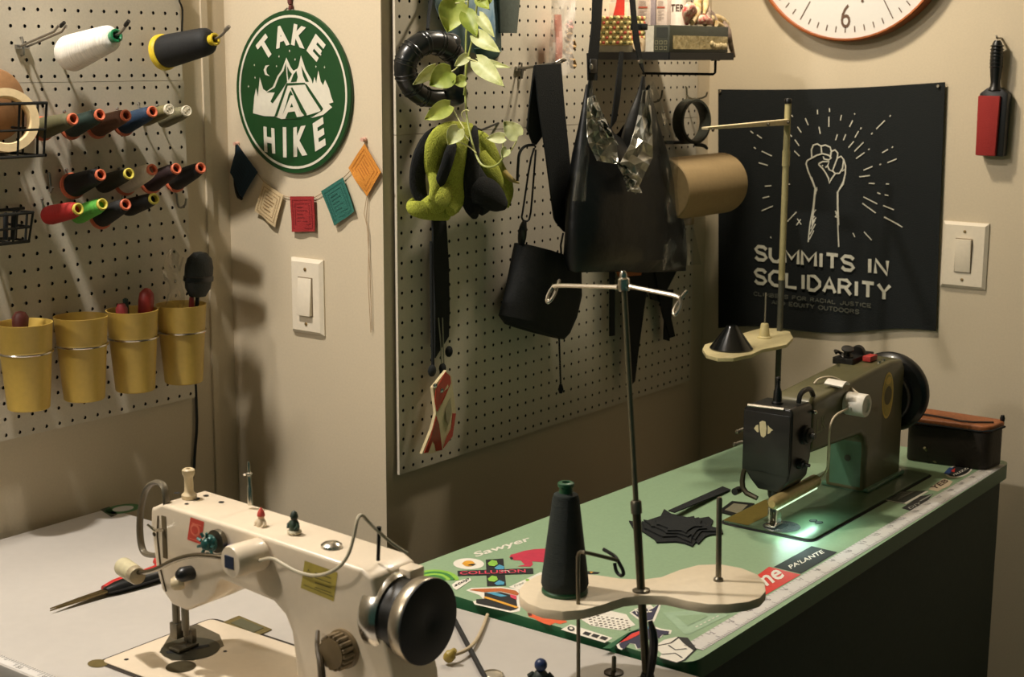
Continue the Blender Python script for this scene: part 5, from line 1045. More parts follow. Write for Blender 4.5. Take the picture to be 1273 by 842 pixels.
# ------------------------------------------------------------------ right-hand pegboard: hanging things
XQ = -1.679
def px(x): return lambda u, v: X_(u, v, x)
def band(mb, L_, R_, x, th, n=None, bow=0):     # a strap: left and right edges in the picture, at distance x from the board's plane
    n = n or max(2, len(L_) * 3)
    def at(P, t):
        k = t * (len(P) - 1); i = min(int(k), len(P) - 2); f = k - i; return Vector((P[i][0] * (1 - f) + P[i + 1][0] * f, P[i][1] * (1 - f) + P[i + 1][1] * f))
    xx = x if callable(x) else (lambda t: x)
    mb.sheet(lambda s, t: X_(*(at(L_, t) * (1 - s) + at(R_, t) * s), xx(t) + bow * math.sin(math.pi * s)), 4, n, th)

# black headset behind the vine
E0 = lambda x, y: (480 + x / 5.616, y / 5.616)
hs = thing('headset', 'black padded headset hanging from a cord behind the vine', 'headset', X_(530, 132, -1.63))
path = [(470, 560), (490, 450), (470, 370), (410, 315), (310, 285), (215, 320), (150, 390), (128, 470), (150, 570), (215, 650), (300, 690), (400, 680)]
mb = MB(); mb.tube([X_(*E0(*p), -1.640 + .012 * math.sin(i * .6)) for i, p in enumerate(path)], [.013, .017, .020, .0205, .0195, .0195, .0195, .0190, .0185, .0175, .016, .013], 16, sub=2); mb.build('headband', M('vinyl_black', (22, 24, 24), .3, coat=.25), hs)
hr = [.013, .017, .020, .0205, .0195, .0195, .0195, .0190, .0185, .0175, .016, .013]
hp_ = [X_(*E0(*p), -1.640 + .012 * math.sin(i * .6)) for i, p in enumerate(path)]
for i in (2, 3, 4, 5, 6, 7, 8, 9):
    a_, b_ = hp_[i], hp_[i + 1]; r_ = (hr[i] + hr[i + 1]) / 2 * 1.02
    for f in (-.0035, .0035): MB().lathe([(r_, -.0012), (r_ + .0009, 0), (r_, .0012)], (a_ + b_) / 2 + (b_ - a_).normalized() * f, b_ - a_, 18).build('rib', MATS['vinyl_black'], hs)
mb = MB(); q = X_(*E0(480, 655), -1.625); mb.lathe([(.012, -.018), (.019, -.013), (.021, 0), (.019, .011), (.012, .016), (.003, .017)], q, (.8, -.5, .1), 24); mb.build('ear_cup', MATS['vinyl_black'], hs)
mb = MB(); q = X_(*E0(430, 300), -1.628); mb.lathe([(.012, -.014), (.020, -.010), (.0225, 0), (.0205, .009), (.012, .014), (.003, .015)], q, (.8, -.45, .5), 26, flatten=(V(0, 0, 1), .8)); mb.build('ear_cup', M('cup_gloss', (40, 42, 42), .16, coat=.6), hs)
MB().tube([X_(*E0(290, 205), -1.64), X_(*E0(296, 120), -1.652), X_(*E0(312, 0), -1.664), X_(*E0(314, -60), -1.672)], [.003, .003, .0036, .0036], 8).build('hanging_cord', blackc, hs)

# blue cloth bag, grey pouch, clear bag
mb = MB()
def bagfn(s, t):
    l = Vector((540 + 34 * max(0, t - .45) * 1.3, -40 + 104 * t)); r = Vector((617 + 4 * t, -40 + 104 * t)); p = l * (1 - s) + r * s
    return X_(p.x, p.y, -1.668 + .026 * math.sin(math.pi * s) * math.sin(math.pi * min(1, t * .9 + .1)) + .003 * math.sin(s * 17 + t * 5))
t = thing('cloth_bag', 'blue mottled cloth bag with dark green base, behind the vine', 'bag', X_(600, 74, -1.66))
mb.sheet(bagfn, 16, 14, .004); mb.build('cloth', M('bag_blue', (104, 140, 164), .8, bump=.2, scale=26, c2=(176, 196, 204)), t)
mb = MB(); band(mb, [(588, 60), (592, 70), (598, 74)], [(619, 58), (617, 68), (609, 74)], -1.645, .006, bow=.006); mb.build('base', M('bag_green', (30, 62, 50), .6), t)
mb = MB(); band(mb, [(614, -40), (618, 41)], [(643, -40), (635, 41)], -1.664, .012, bow=.004)
tag(mb.build('narrow_pouch', M('pouch_grey', (72, 80, 72), .75, bump=.2)), 'narrow grey pouch hanging beside the blue cloth bag', 'pouch')
t = thing('clear_bag', 'clear zip bag holding an orange strip and beige scraps', 'bag', X_(698, 92, -1.65))
rr = random.Random(9)
def cb(s, tt): return X_(684 + 30 * s + math.sin(tt * 6) * 1.5, -20 + 112 * tt + 3 * math.sin(s * 4), -1.640 + .010 * math.sin(math.pi * s) + .004 * math.sin(tt * 15 + s * 9))
MB().sheet(cb, 8, 16).build('film', M('clear_plastic', (236, 228, 220), .25, trans=.2, alpha=.5), t)
mb = MB(); band(mb, [(688, 18), (690, 50), (690, 76)], [(696, 18), (698, 50), (697, 76)], -1.652, .003); mb.build('orange_strip', M('strip_orange', (232, 96, 30), .5), t)
for k in range(7):
    q = X_(700 + rr.random() * 9, 30 + k * 8, -1.655); mb = MB(); mb.tube([q, q + V(.004, .006, -.008), q + V(.002, .014, -.004), q + V(.006, .004, .006)], [.003, .005, .005, .003], 6, sub=1); mb.build('scrap', M('scrap_beige' if k else 'scrap_pink', (176, 144, 96) if k else (214, 130, 130), .8), t)

# hook with the wide webbing strap
hk = thing('double_hook', 'chrome double hook carrying a wide black webbing strap', 'hook', X_(636, 88, XQ))
m0 = X_(638, 88, XQ); e = X_(700, 76, -1.59); m1 = V(XQ, e.y - .012, e.z - .014)
mb = MB(); mb.box(m1 + V(.0005, -.014, -.004), m1 + V(.005, .014, .004)); mb.tube([m1 + V(-.003, 0, .012), m1 + V(.005, 0, .010), m1 + V(.006, 0, -.018)], .0019, 8); mb.build('bracket', steel, hk)
for s in (-.008, .008): MB().tube([m1 + V(.004, s, 0), m1 + V(.088, s, .012), e + V(0, s, .002)], .0018, 8).build('rod', steel, hk)
MB().tube([e + V(0, -.008, .002), e + V(.002, 0, .004), e + V(0, .008, .002)], .0025, 8).build('tip', chrome, hk)
wb = thing('webbing_strap', 'wide black webbing strap looped over a hook with a long tail', 'strap', X_(700, 288, -1.62))
mb = MB(); band(mb, [(663, 82), (657, 130), (654, 160), (661, 178)], [(688, 79), (684, 130), (676, 165), (665, 180)], lambda t: -1.60 - .01 * t, .003); mb.build('short_tail', blackc, wb)
mb = MB(); band(mb, [(664, 81), (668, 130), (677, 190), (684, 245), (688, 274), (700, 288)], [(696, 79), (700, 130), (706, 190), (710, 232), (714, 272), (716, 290)], lambda t: -1.592 - .012 * t, .003); mb.build('long_tail', blackc, wb)
mb = MB(); mb.tube([X_(664, 180, -1.605), X_(652, 181, -1.61), X_(645, 190, -1.61), X_(644, 205, -1.61), X_(643, 225, -1.61)], .0026, 8, sub=2); mb.build('cord_end', blackc, wb)
# drawstring pouch
dp = thing('drawstring_pouch', 'black drawstring pouch with a dangling cord on the pegboard', 'pouch', X_(665, 424, -1.63))
secs = [((644, 302), (716, 326), 0), ((641, 315), (718, 340), .1), ((635, 345), (719, 368), .4), ((629, 372), (713, 394), .7), ((624, 392), (704, 414), .92), ((630, 402), (698, 422), 1)]
mb = MB(); rings = []
for (l, r, t) in secs:
    a, b = X_(*l, -1.632), X_(*r, -1.632); c = (a + b) / 2; h = (b - a) / 2; dpt = V(.038 if t < .95 else .03, 0, 0); rings.append([c + h * math.cos(k * math.pi / 14) + dpt * math.sin(k * math.pi / 14) * (1 + .04 * math.sin(k * 2.3)) for k in range(28)])
vs = [p for r in rings for p in r]; n = 28
mb.add(vs, [(i * n + k, i * n + (k + 1) % n, (i + 1) * n + (k + 1) % n, (i + 1) * n + k) for i in range(len(rings) - 1) for k in range(n)] + [tuple(range(n))[::-1], tuple(len(vs) - n + k for k in range(n))])
mb.build('body', M('pouch_black', (12, 14, 14), .85, bump=.3, scale=350), dp)
mb = MB(); mb.tube([X_(664, 184, -1.612), X_(659, 200, -1.614), X_(650, 262, -1.614), X_(648, 272, -1.614), X_(654, 276, -1.614), X_(659, 272, -1.614), X_(662, 240, -1.612), X_(666, 186, -1.61)], .0018, 8, sub=1); mb.build('cord_loop', blackc, dp)
mb = MB(); mb.tube([X_(652, 275, -1.614), X_(650, 283, -1.615), X_(649, 294, -1.62), X_(648, 304, -1.63)], [.004, .0075, .0085, .006], 10, sub=1); mb.build('cord_lock', blackp, dp)
mb = MB(); mb.tube([X_(700, 290, -1.61), X_(697, 305, -1.605), X_(698, 320, -1.605)], .002, 8); mb.build('rim_cord', blackc, dp)
mb = MB(); mb.tube([X_(695, 420, -1.62), X_(696, 450, -1.628), X_(697, 480, -1.632)], .0018, 8); mb.tube([X_(697, 478, -1.632), X_(697, 484, -1.632), X_(697, 489, -1.632)], [.003, .0055, .003], 8); mb.build('pull_cord', blackc, dp)

# fleece in lime and black
F0 = lambda x, y: (470 + x / 4.68, 120 + y / 4.68)
fl_ = thing('fleece_bundle', 'lime green and black fleece folds bunched on a hook', 'fleece', X_(575, 270, -1.63))
lime_f = M('fleece_lime', (164, 170, 62), .95, bump=.9, scale=420, var=.25); blk_f = M('fleece_black', (13, 15, 15), .95, bump=.6, scale=420, var=.3)
top = X_(*F0(560, 185), -1.655)
def fold(name, pts, rs, x, mat, fx=.5):
    q = [X_(*F0(*p), x + .012 * math.sin(i * 1.3)) for i, p in enumerate(pts)]
    MB().tube(q, [r * 1.75 / 4.68 / 800 for r in rs], 14, sub=2, flat=(V(1, 0, 0), fx)).build(name, mat, fl_)
fold('black_fold', [(530, 200), (330, 215), (255, 320), (225, 450), (235, 560), (285, 632)], [18, 34, 40, 40, 38, 14], -1.652, blk_f)  # black fleece that also stands in for the bundle's shadow on the board
fold('lime_fold', [(545, 175), (430, 190), (345, 250), (318, 350), (335, 450), (335, 530), (300, 605)], [12, 34, 50, 52, 46, 32, 8], -1.632, lime_f)
fold('black_fold', [(470, 260), (425, 300), (398, 400), (360, 500), (318, 600)], [14, 26, 28, 26, 10], -1.620, blk_f)
fold('lime_fold', [(550, 185), (490, 230), (462, 350), (440, 470), (430, 590), (420, 670)], [14, 38, 52, 60, 72, 24], -1.622, lime_f)
fold('lime_fold', [(400, 660), (300, 668), (220, 655), (180, 640), (205, 595)], [40, 34, 30, 22, 6], -1.640, lime_f)
fold('black_fold', [(565, 185), (560, 240), (545, 380), (540, 520), (545, 630), (560, 695)], [14, 24, 36, 50, 52, 20], -1.612, blk_f)
fold('lime_fold', [(575, 200), (625, 265), (655, 360), (700, 450), (760, 540), (752, 640)], [12, 36, 46, 44, 36, 10], -1.640, lime_f)
fold('lime_fold', [(600, 330), (640, 420), (680, 480), (725, 560)], [26, 46, 44, 20], -1.628, lime_f)
fold('black_fold', [(540, 560), (610, 545), (680, 590), (735, 630)], [40, 58, 56, 22], -1.615, blk_f)
fold('lime_fold', [(440, 500), (380, 590), (300, 640), (230, 655)], [30, 46, 40, 20], -1.634, lime_f)
fold('black_fold', [(560, 420), (600, 520), (640, 620), (600, 680)], [30, 46, 40, 14], -1.622, blk_f)
fold('grey_edge', [(735, 440), (770, 480), (820, 505)], [14, 12, 3], -1.625, M('fleece_tan', (170, 150, 90), .9))
mb = MB(); q = X_(*F0(620, 190), -1.655); mb.tube([X_(*F0(700, 155), XQ - .002), X_(*F0(690, 158), -1.668), X_(*F0(600, 195), -1.62), X_(*F0(560, 180), -1.61)], .002, 8); tag(mb.build('peg_hook', blackm), 'black hook holding the lime and black fleece', 'hook')

# long strap with keys and the red and white packet
ls = thing('key_strap', 'long black strap with cords hanging under the fleece', 'strap', X_(545, 470, -1.66))
mb = MB(); band(mb, [(536, 262), (537, 330), (539, 380), (539, 445)], [(552, 262), (556, 330), (557, 385), (556, 418)], -1.660, .004); mb.build('strap', blackc, ls)
mb = MB(); mb.tube([X_(536, 300, -1.655), X_(537, 400, -1.655), X_(538, 455, -1.655)], .003, 8); mb.build('dark_cord', blackc, ls)
for a0, b0 in ((545, 549), (550, 552)):
    MB().tube([X_(a0, 395, -1.652), X_(b0 - 1, 430, -1.652), X_(b0, 460, -1.652)], .0012, 6).build('pale_cord', M('cord_grey', (130, 130, 110), .6), ls)
for u, v, r in ((558, 437, .0085), (537, 461, .009), (550, 458, .008)): MB().ball(X_(u, v, -1.652), r, 12, sc=(.7, 1, 1.2)).build('tassel', blackc, ls)
G0 = lambda x, y: (460 + x / 4.208, 400 + y / 4.208)
pk = thing('plastic_packet', 'red and white plastic packet hanging low on the pegboard', 'packet', X_(*G0(340, 690), -1.66))
mb = MB(); xq = lambda x, y, o=0: X_(*G0(x, y), -1.648 + .012 * math.sin((x - 270) / 60) + o)
pw, pr = M('packet_white', (206, 190, 150), .25), M('packet_red', (172, 50, 34), .25, coat=.3)
outl_p = [(400, 255), (428, 290), (432, 340), (450, 470), (430, 600), (382, 668), (330, 688), (272, 692), (325, 560), (345, 480), (328, 345)]
vs = [xq(*p) for p in outl_p]; mb.prism(vs, (-.006, 0, 0)); mb.build('body', pw, pk)
for i, poly_ in enumerate(([(352, 470), (340, 420), (345, 355), (395, 262), (420, 285), (424, 320), (390, 400)], [(348, 495), (362, 540), (378, 672), (284, 688), (318, 600)], [(432, 480), (450, 480), (432, 600), (384, 662), (400, 610), (425, 560)])):
    mb = MB(); mb.prism([xq(*p, .0012) for p in poly_], (-.001, 0, 0)); mb.build('red_panel', pr, pk)
mb = MB(); mb.prism([xq(*p, .0013) for p in ((395, 470), (410, 420), (420, 400), (428, 470), (412, 540), (400, 520))], (-.001, 0, 0)); mb.build('print_panel', M('packet_print', (150, 142, 112), .4), pk)
MB().tube([X_(547, 462, -1.655), X_(543, 474, -1.65), X_(540, 486, -1.648)], .0012, 6).build('wire_tie', chrome, pk)
for u, v in ((540, 482), (548, 488)): MB().lathe([(.003, 0), (.004, .004), (.002, .008)], X_(u, v, -1.638), (.3, .2, 1), 8).build('foil_crimp', chrome, pk)

# ------------------------------------------------------------------ shelf and what stands on it
XF = -1.50
ys0, ys1 = X_(736, 62, -1.674).y, X_(911, 68, XF).y
sh = thing('wall_shelf', 'black narrow shelf with a wire bracket, high on the pegboard', 'shelf', V(-1.59, (ys0 + ys1) / 2, -.008))
MB().box((-1.676, ys0, -.007), (XF, ys1, .0035)).build('board', M('shelf_black', (34, 36, 32), .5, bump=.05), sh, .0015)
MB().box((XF - .001, ys0, -.010), (XF + .002, ys1, .0045)).build('front_edge', blackm, sh)
MB().box((-1.676, ys0 - .002, -.010), (XF, ys0 + .001, .0045)).build('end_edge', blackm, sh)
yr_ = X_(889, 90, XF - .008).y
MB().tube([V(-1.676, yr_, -.0375), V(XF - .012, yr_, -.0375), V(XF - .008, yr_, -.034), V(XF - .008, yr_, -.006)], .0026, 8).build('wire_bracket', blackm, sh)
for s in (-.012, .012): MB().lathe([(.003, 0), (.003, .004)], V(XF - .008, yr_ + s, -.0075), (0, 0, -1), 8).build('screw', blackm, sh)
zs = .0046
def yx(u, x, v=40): return X_(u, v, x).y
def xy(u, y, v=40): return Y_(u, v, y).x
# woven basket at the near end of the shelf
yb0 = ys0 + .006; x0, x1 = xy(743, yb0), xy(783, yb0); zt = Y_(760, 19, yb0).z
t = thing('woven_basket', 'small woven basket in yellow, green and red on the black shelf', 'basket', V((x0 + x1) / 2, yb0 + .03, zs))
cw = [M('weave_straw', (214, 196, 130), .8), M('weave_green', (104, 104, 56), .8), M('weave_red', (180, 84, 66), .8)]
nz_, nx_ = 6, 9; hz_ = (zt - zs - .013) / nz_; wx = (x1 - x0) / nx_
MB().box((x0 + .002, yb0 + .003, zs + .013), (x1 - .002, yb0 + .055, zt - .002)).build('inner_box', M('weave_pale', (206, 184, 124), .8), t)
wv = {0: MB(), 1: MB(), 2: MB()}
for r in range(nz_):
    for k in range(nx_):
        m_ = 0 if (k + r) % 2 == 0 else (1 if (k * 3 + r) % 4 < 2 else 2)
        wv[m_].ball(V(x0 + (k + .5) * wx, yb0 + .002, zs + .013 + (r + .5) * hz_), wx * (.60 if m_ == 0 else .5), 6, sc=(1, .55, .8))
    for k in range(7):
        m_ = 0 if (k + r) % 2 else 1 + (k + r) % 4 // 2
        wv[m_].ball(V(x1 - .002, yb0 + .004 + k * wx, zs + .013 + (r + .5) * hz_), wx * .58, 6, sc=(.55, 1, .8))
for k in (0, 1, 2): o = wv[k].build('weave', cw[k], t); o['kind'] = 'stuff'
MB().box((x0 + .001, yb0 + .001, zs), (x1 - .001, yb0 + .055, zs + .0125)).build('clear_base', M('base_grey', (112, 106, 86), .4), t)
def boxthing(name, label, cat, u0, u1, y0, d, z1, mat, extra=None):
    x0, x1 = xy(u0, y0), xy(u1, y0)
    t = thing(name, label, cat, V((x0 + x1) / 2, y0 + d / 2, zs)); MB().box((x0, y0, zs), (x1, y0 + d, z1)).build('carton', mat, t, .001)
    if extra: extra(t, y0)
    return t
def pa_(t, y0): MB().prism([Y_(u, v, y0 - .0006) for u, v in ((762, 19), (766, 4), (768, -30), (777, -30), (776, 19))], (0, .0005, 0)).build('red_panel', M('packet_scarlet', (206, 54, 48), .4), t)
boxthing('paper_packet', 'white and red paper packet standing behind the woven basket', 'packet', 749, 779, yb0 + .058, .012, .10, M('packet_pink', (226, 204, 186), .5), pa_)
cart = M('carton_grey', (196, 182, 172), .5); crl = M('carton_line', (168, 78, 60), .5); cpl = M('carton_print', (130, 116, 112), .5)
def cprint(u0, u1):
    def f(t, y0):
        a = Art(lambda u, v: Y_(u, v, y0 - .0002), (0, -1, 0)); a.shape([(u0 + 1, 8), (u1 - 1, 8), (u1 - 1, 10), (u0 + 1, 10)], 0, 1)
        for k in range(6): a.stroke([(u0 + 2, 13 + k * 2.2), (u1 - 2 - (k % 2) * 3, 13 + k * 2.2)], .0010, 1, 1)
        for k in range(3): a.stroke([(u0 + 2, 6 - k * 2.2), (u1 - 3, 6 - k * 2.2)], .0010, 1, 1)
        a.build('print', [crl, cpl], t, norm=False)
    return f
boxthing('carton', 'grey printed carton on the shelf, next to the woven basket', 'carton', 792, 807, ys0 + .100, .016, .12, cart, cprint(793, 806))
boxthing('carton', 'grey printed carton on the shelf, next to the white canister', 'carton', 815, 828.5, ys0 + .102, .016, .12, M('carton_warm', (204, 188, 176), .5), cprint(816, 827.5))
boxthing('carton', 'thin lilac grey carton squeezed between two printed cartons', 'carton', 808, 814, ys0 + .104, .014, .12, M('carton_lilac', (150, 140, 146), .5))
yk = ys0 + .145; xl_, xr_ = xy(827, yk), xy(851.5, yk); rk = (xr_ - xl_) / 2 * .88; xk = (xl_ + xr_) / 2
t = thing('canister', 'white lettered canister on the shelf beside the fabric scrunch', 'canister', V(xk, yk, zs))
MB().lathe([(rk * .92, 0), (rk * .95, .003), (rk, .02), (rk, .12), (rk * .96, .123), (.0003, .123)], V(xk, yk, zs), (0, 0, 1), 36).build('body', M('canister_white', (228, 218, 204), .35), t)
vs, fs = text2d('STER', .02); mb = MB()
zlo, zhi = Y_(838, 14, yk - rk).z, Y_(838, 5, yk - rk).z; R0 = rk + .0006
ang0 = math.atan2(-.80, .60); sp = 1.75
mb.add([V(xk + R0 * math.cos(ang0 + (x - .55) * sp), yk + R0 * math.sin(ang0 + (x - .55) * sp), zlo + (zhi - zlo) * y) for x, y in vs], fs, 0, True); mb.build('lettering', M('lettering_brown', (70, 44, 34), .5), t, norm=False)
# window box: its end faces the room, its long window side faces the shelf front
yw0 = ys0 + .010; x0, x1 = xy(803, yw0), XF - .006; yw1 = yx(905, x1, 50); zt = Y_(830, 31, yw0).z
def win(t, _):
    MB().box((x1, yw0 + .012, zs + .006), (x1 + .0012, yw1 - .004, zs + (zt - zs) * .62)).build('window', M('window_yellow', (150, 134, 84), .25, bump=.4, scale=90, c2=(206, 184, 134)), t)
    wd = (x1 - x0)
    MB().box((x0 + .0005, yw0 - .0012, zs + .001), (x0 + wd * .34, yw0, zt - .001)).build('end_panel', M('panel_white', (206, 200, 182), .5), t)
    a = Art(None, (0, -1, 0)); y_ = yw0 - .0004
    for i in range(2):
        for j in range(3): q = V(x0 + wd * (.46 + .19 * j), y_, zs + .008 + i * .010); a.stroke([q + V(-.003, 0, -.003), q + V(.003, 0, -.003), q + V(.003, 0, .003), q + V(-.003, 0, .003)], .0010, 0, 1, closed=True)
    a.shape([V(x0 + wd * .45, y_, zs + .028), V(x0 + wd * .92, y_, zs + .028), V(x0 + wd * .92, y_, zt - .004), V(x0 + wd * .45, y_, zt - .004)], 1, 1)
    a.build('symbols', [M('symbol_pale', (150, 146, 110), .5), M('symbol_dark', (40, 44, 36), .5)], t, norm=False)
    mb = MB(); rr = random.Random(4)
    for k in range(7): mb.ball(V(x1 + .0015, yw1 - .012 - k * .009, zs + .011 + rr.random() * .006), .0065, 8, sc=(.35, 1.2, 1))
    o = mb.build('contents', M('contents_cream', (206, 186, 140), .5, bump=.4), t); o['kind'] = 'stuff'
t = thing('window_box', 'dark long box with a clear window along the shelf front', 'box', V((x0 + x1) / 2, (yw0 + yw1) / 2, zs))
MB().box((x0, yw0, zs), (x1, yw1, zt)).build('carton', M('box_olive', (58, 60, 44), .5), t, .001); win(t, 0)
q = V(xy(795.5, ys0 + .02), ys0 + .02, zs)
t = thing('ribbon_spool', 'small cream ribbon spool between basket and window box', 'spool', q)
mb = MB(); mb.lathe([(.0005, -.009), (.0135, -.009), (.0135, -.007), (.011, -.006), (.011, .006), (.0135, .007), (.0135, .009), (.005, .009), (.005, .006), (.0003, .006)], q + V(0, 0, .0138), (.5, -.8, 0), 24); mb.build('reel', M('reel_cream', (216, 190, 150), .5), t)
# fabric scrunch
xs_ = x1 - .018
fs_ = thing('fabric_scrunch', 'scrunched red, cream and black patterned cloth lying over the window box', 'cloth', V(xs_, yx(880, xs_), zt + .001))
fm = [M('scrunch_red', (190, 46, 56), .9, bump=.6, scale=140, c2=(232, 210, 180)), M('scrunch_cream', (222, 204, 164), .9, bump=.3, scale=90, c2=(170, 132, 66)), M('scrunch_dark', (70, 52, 46), .9, bump=.3, scale=60, c2=(206, 180, 156))]
loops = [[(854, 30), (852, 14), (857, 7), (863, 14), (861, 28)], [(860, 28), (868, 14), (866, 4), (871, -2), (878, 4), (875, 18)], [(866, 8), (873, 3), (879, 12), (880, 24), (870, 27)], [(862, 28), (870, 24), (880, 25), (886, 30)], [(876, 29), (886, 22), (896, 25), (903, 31), (907, 38)], [(886, 30), (894, 26), (901, 30), (906, 38), (907, 48), (909, 60), (913, 70)], [(854, 22), (859, 14), (856, 7)], [(890, 32), (898, 33), (904, 41), (907, 52)], [(868, 26), (874, 16), (884, 18), (892, 28)]]
for i, L_ in enumerate(loops):
    q = [X_(u, v, xs_ + .012 * math.sin(i * 2.1 + k)) for k, (u, v) in enumerate(L_)]
    for p in q: p.z = max(p.z, zt + .006) if p.y < yw1 - .008 else p.z
    MB().tube(q, [.0065] + [.0095 if i not in (5, 7) else .0062] * (len(q) - 2) + [.003], 10, sub=2, flat=(V(1, 0, 0), .8)).build('fold', fm[i % 3], fs_)

# ------------------------------------------------------------------ plastic bag on straps, ring, paper roll, lower straps
bg_ = thing('black_bag', 'glossy black crinkled bag hanging on straps below the shelf', 'bag', X_(790, 337, -1.55))
shiny = M('crinkled_black', (10, 12, 12), .42, bump=.6, scale=28)
rows = [(172, 729, 806, .018, 66), (188, 723, 815, .032, 42), (208, 717, 825, .044, 20), (245, 710, 838, .052, 0), (285, 708, 846, .054, 0), (320, 706, 850, .052, 0), (336, 707, 852, .03, 0)]
n = 40; vs = []
for (v, l, r, dpt, rise) in rows:       # the mouth of the bag rises to its two strap ends
    for k in range(n):
        t = 2 * math.pi * k / n; c_ = math.cos(t); p = X_((l + r) / 2 + (r - l) / 2 * c_, v - rise * c_ * c_, -1.555) + V(dpt * math.sin(t), 0, 0)
        vs.append(p + noise.noise_vector(p * 38) * .006)
mb = MB(); mb.add(vs, [(i * n + k, i * n + (k + 1) % n, (i + 1) * n + (k + 1) % n, (i + 1) * n + k) for i in range(len(rows) - 1) for k in range(n)] + [tuple(len(vs) - n + k for k in range(n))]); mb.build('body', shiny, bg_)
for pts, rs in (([(735, 92), (732, 120), (738, 150), (748, 175), (760, 200)], [.005, .009, .020, .030, .02]), ([(800, 95), (797, 120), (790, 150), (788, 175), (784, 200)], [.005, .013, .026, .038, .03])):
    MB().tube([X_(u, v, -1.535) for u, v in pts], rs, 14, sub=2, flat=(V(1, 0, 0), .5)).build('neck', shiny, bg_)
foil = M('foil_grey', (150, 148, 138), .24, .6, c2=(196, 194, 184), scale=40)
def foilsheet(L_, R_, x, seed):
    mb = MB(); rr = random.Random(seed); nv_ = 10
    def at(P, t): k = t * (len(P) - 1); i = min(int(k), len(P) - 2); f = k - i; return Vector((P[i][0] * (1 - f) + P[i + 1][0] * f, P[i][1] * (1 - f) + P[i + 1][1] * f))
    J = [[rr.uniform(-1, 1) for _ in range(20)] for _ in range(20)]
    mb.sheet(lambda s, t: X_(*(at(L_, t) * (1 - s) + at(R_, t) * s), x + .008 * J[int(s * 4.01)][int(t * nv_ + .01)]), 4, nv_, .0008)
    for f in mb.bm.faces: f.smooth = False
    mb.build('foil_fold', foil, bg_, sharp=5)
foilsheet([(730, 122), (729, 150), (730, 175), (742, 200)], [(740, 118), (752, 150), (766, 178), (768, 204)], -1.495, 1)
foilsheet([(799, 112), (792, 150), (783, 180), (772, 200), (768, 208)], [(807, 112), (811, 160), (811, 196), (800, 218), (790, 242)], -1.485, 2)
foilsheet([(742, 150), (752, 165)], [(752, 148), (768, 180)], -1.488, 4)
foilsheet([(765, 200), (775, 220), (780, 238)], [(778, 205), (790, 222), (798, 240)], -1.48, 3)
mb = MB()
def clr(s, t): u = (806 - 6 * t) * (1 - s) + (812 + 60 * t ** .8) * s; return X_(u, 105 + 228 * t + 4 * math.sin(s * 5), -1.515 + .012 * math.sin(s * 8 + t * 5) + .004 * math.sin(t * 30))
mb.sheet(clr, 10, 24); mb.build('clear_layer', M('smoky_film', (90, 98, 88), .2, trans=.6, alpha=.3), bg_)
def clr2(s, t): u = (733 - 22 * t) * (1 - s) + (738 - 10 * t) * s; return X_(u, 110 + 140 * t, -1.50 + .008 * math.sin(s * 8 + t * 6)); 
MB().sheet(clr2, 6, 16).build('clear_layer', MATS['smoky_film'], bg_)
stp = [(([(737, -40), (735, 30), (731, 66)], [(750, -40), (746, 30), (743, 66)]), -1.49), (([(729, 66), (730, 100)], [(742, 66), (741, 100)]), -1.489), (([(779, -40), (784, 20), (787, 52), (794, 80)], [(785, -40), (790, 20), (794, 52), (800, 92)]), -1.49), (([(770, 64), (763, 120), (758, 160)], [(774, 64), (770, 120), (765, 150)]), -1.535)]
for (L_, R_), x in stp:
    mb = MB(); band(mb, L_, R_, x, .0025); mb.build('strap', blackc, bg_)
mb = MB(); mb.box(X_(736, 82, -1.487) - V(.003, .010, .012), X_(736, 82, -1.487) + V(.004, .010, .012)); bk = mb.build('buckle', blackp, bg_, .002)
MB().ball(X_(735, 83, -1.481), .0055, 8, sc=(.5, .8, 1)).build('buckle_pin', steel, bk)
MB().lathe([(.004, -.003), (.004, .003)], X_(796, 76, -1.486), (1, -.4, 0), 12).build('rivet', chrome, bg_)
MB().box(V(-1.51, yx(783, -1.51), X_(790, 37, -1.49).z), V(-1.486, yx(803, -1.49), X_(790, 29, -1.49).z)).build('strap_stub', blackc, bg_, .002)

rg = X_(860, 151, -1.63)
t = thing('strap_roll', 'grey black ring shaped roll hanging on a hook by the wall corner', 'roll', rg - V(0, 0, .05))
ax = V(1, -.18, .04)
MB().lathe([(.041, -.014), (.046, -.014), (.0475, -.011), (.0455, -.003), (.0455, .003), (.0475, .011), (.046, .014), (.041, .014), (.040, .010), (.040, -.010), (.041, -.014)], rg, ax, 40, cap=False).build('ring', M('roll_black', (52, 54, 46), .5, bump=.3, scale=120), t)
MB().tube([rg + V(.01, .0, -.048), rg + V(.012, .03, -.050), rg + V(.012, .046, -.058)], [.004, .0045, .003], 8, sub=1).build('tail', MATS['roll_black'], t)
mb = MB(); mb.tube([X_(822, 177, -1.66), X_(850, 177, -1.66), X_(868, 176, -1.66)], .004, 8); tag(mb.build('short_bar', blackm), 'short dark bar on the pegboard below the ring shaped roll', 'bar')
j_hook('wire hook on the pegboard holding the ring shaped roll', 852, 108, XQ, .05, .02, .01, M('hook_grey', (100, 96, 80), .4, .7))
j_hook('empty curved wire hook between the bag and the ring shaped roll', 806, 108, XQ, .03, .026, .02, M('hook_grey', ) if 0 else MATS['hook_grey'])

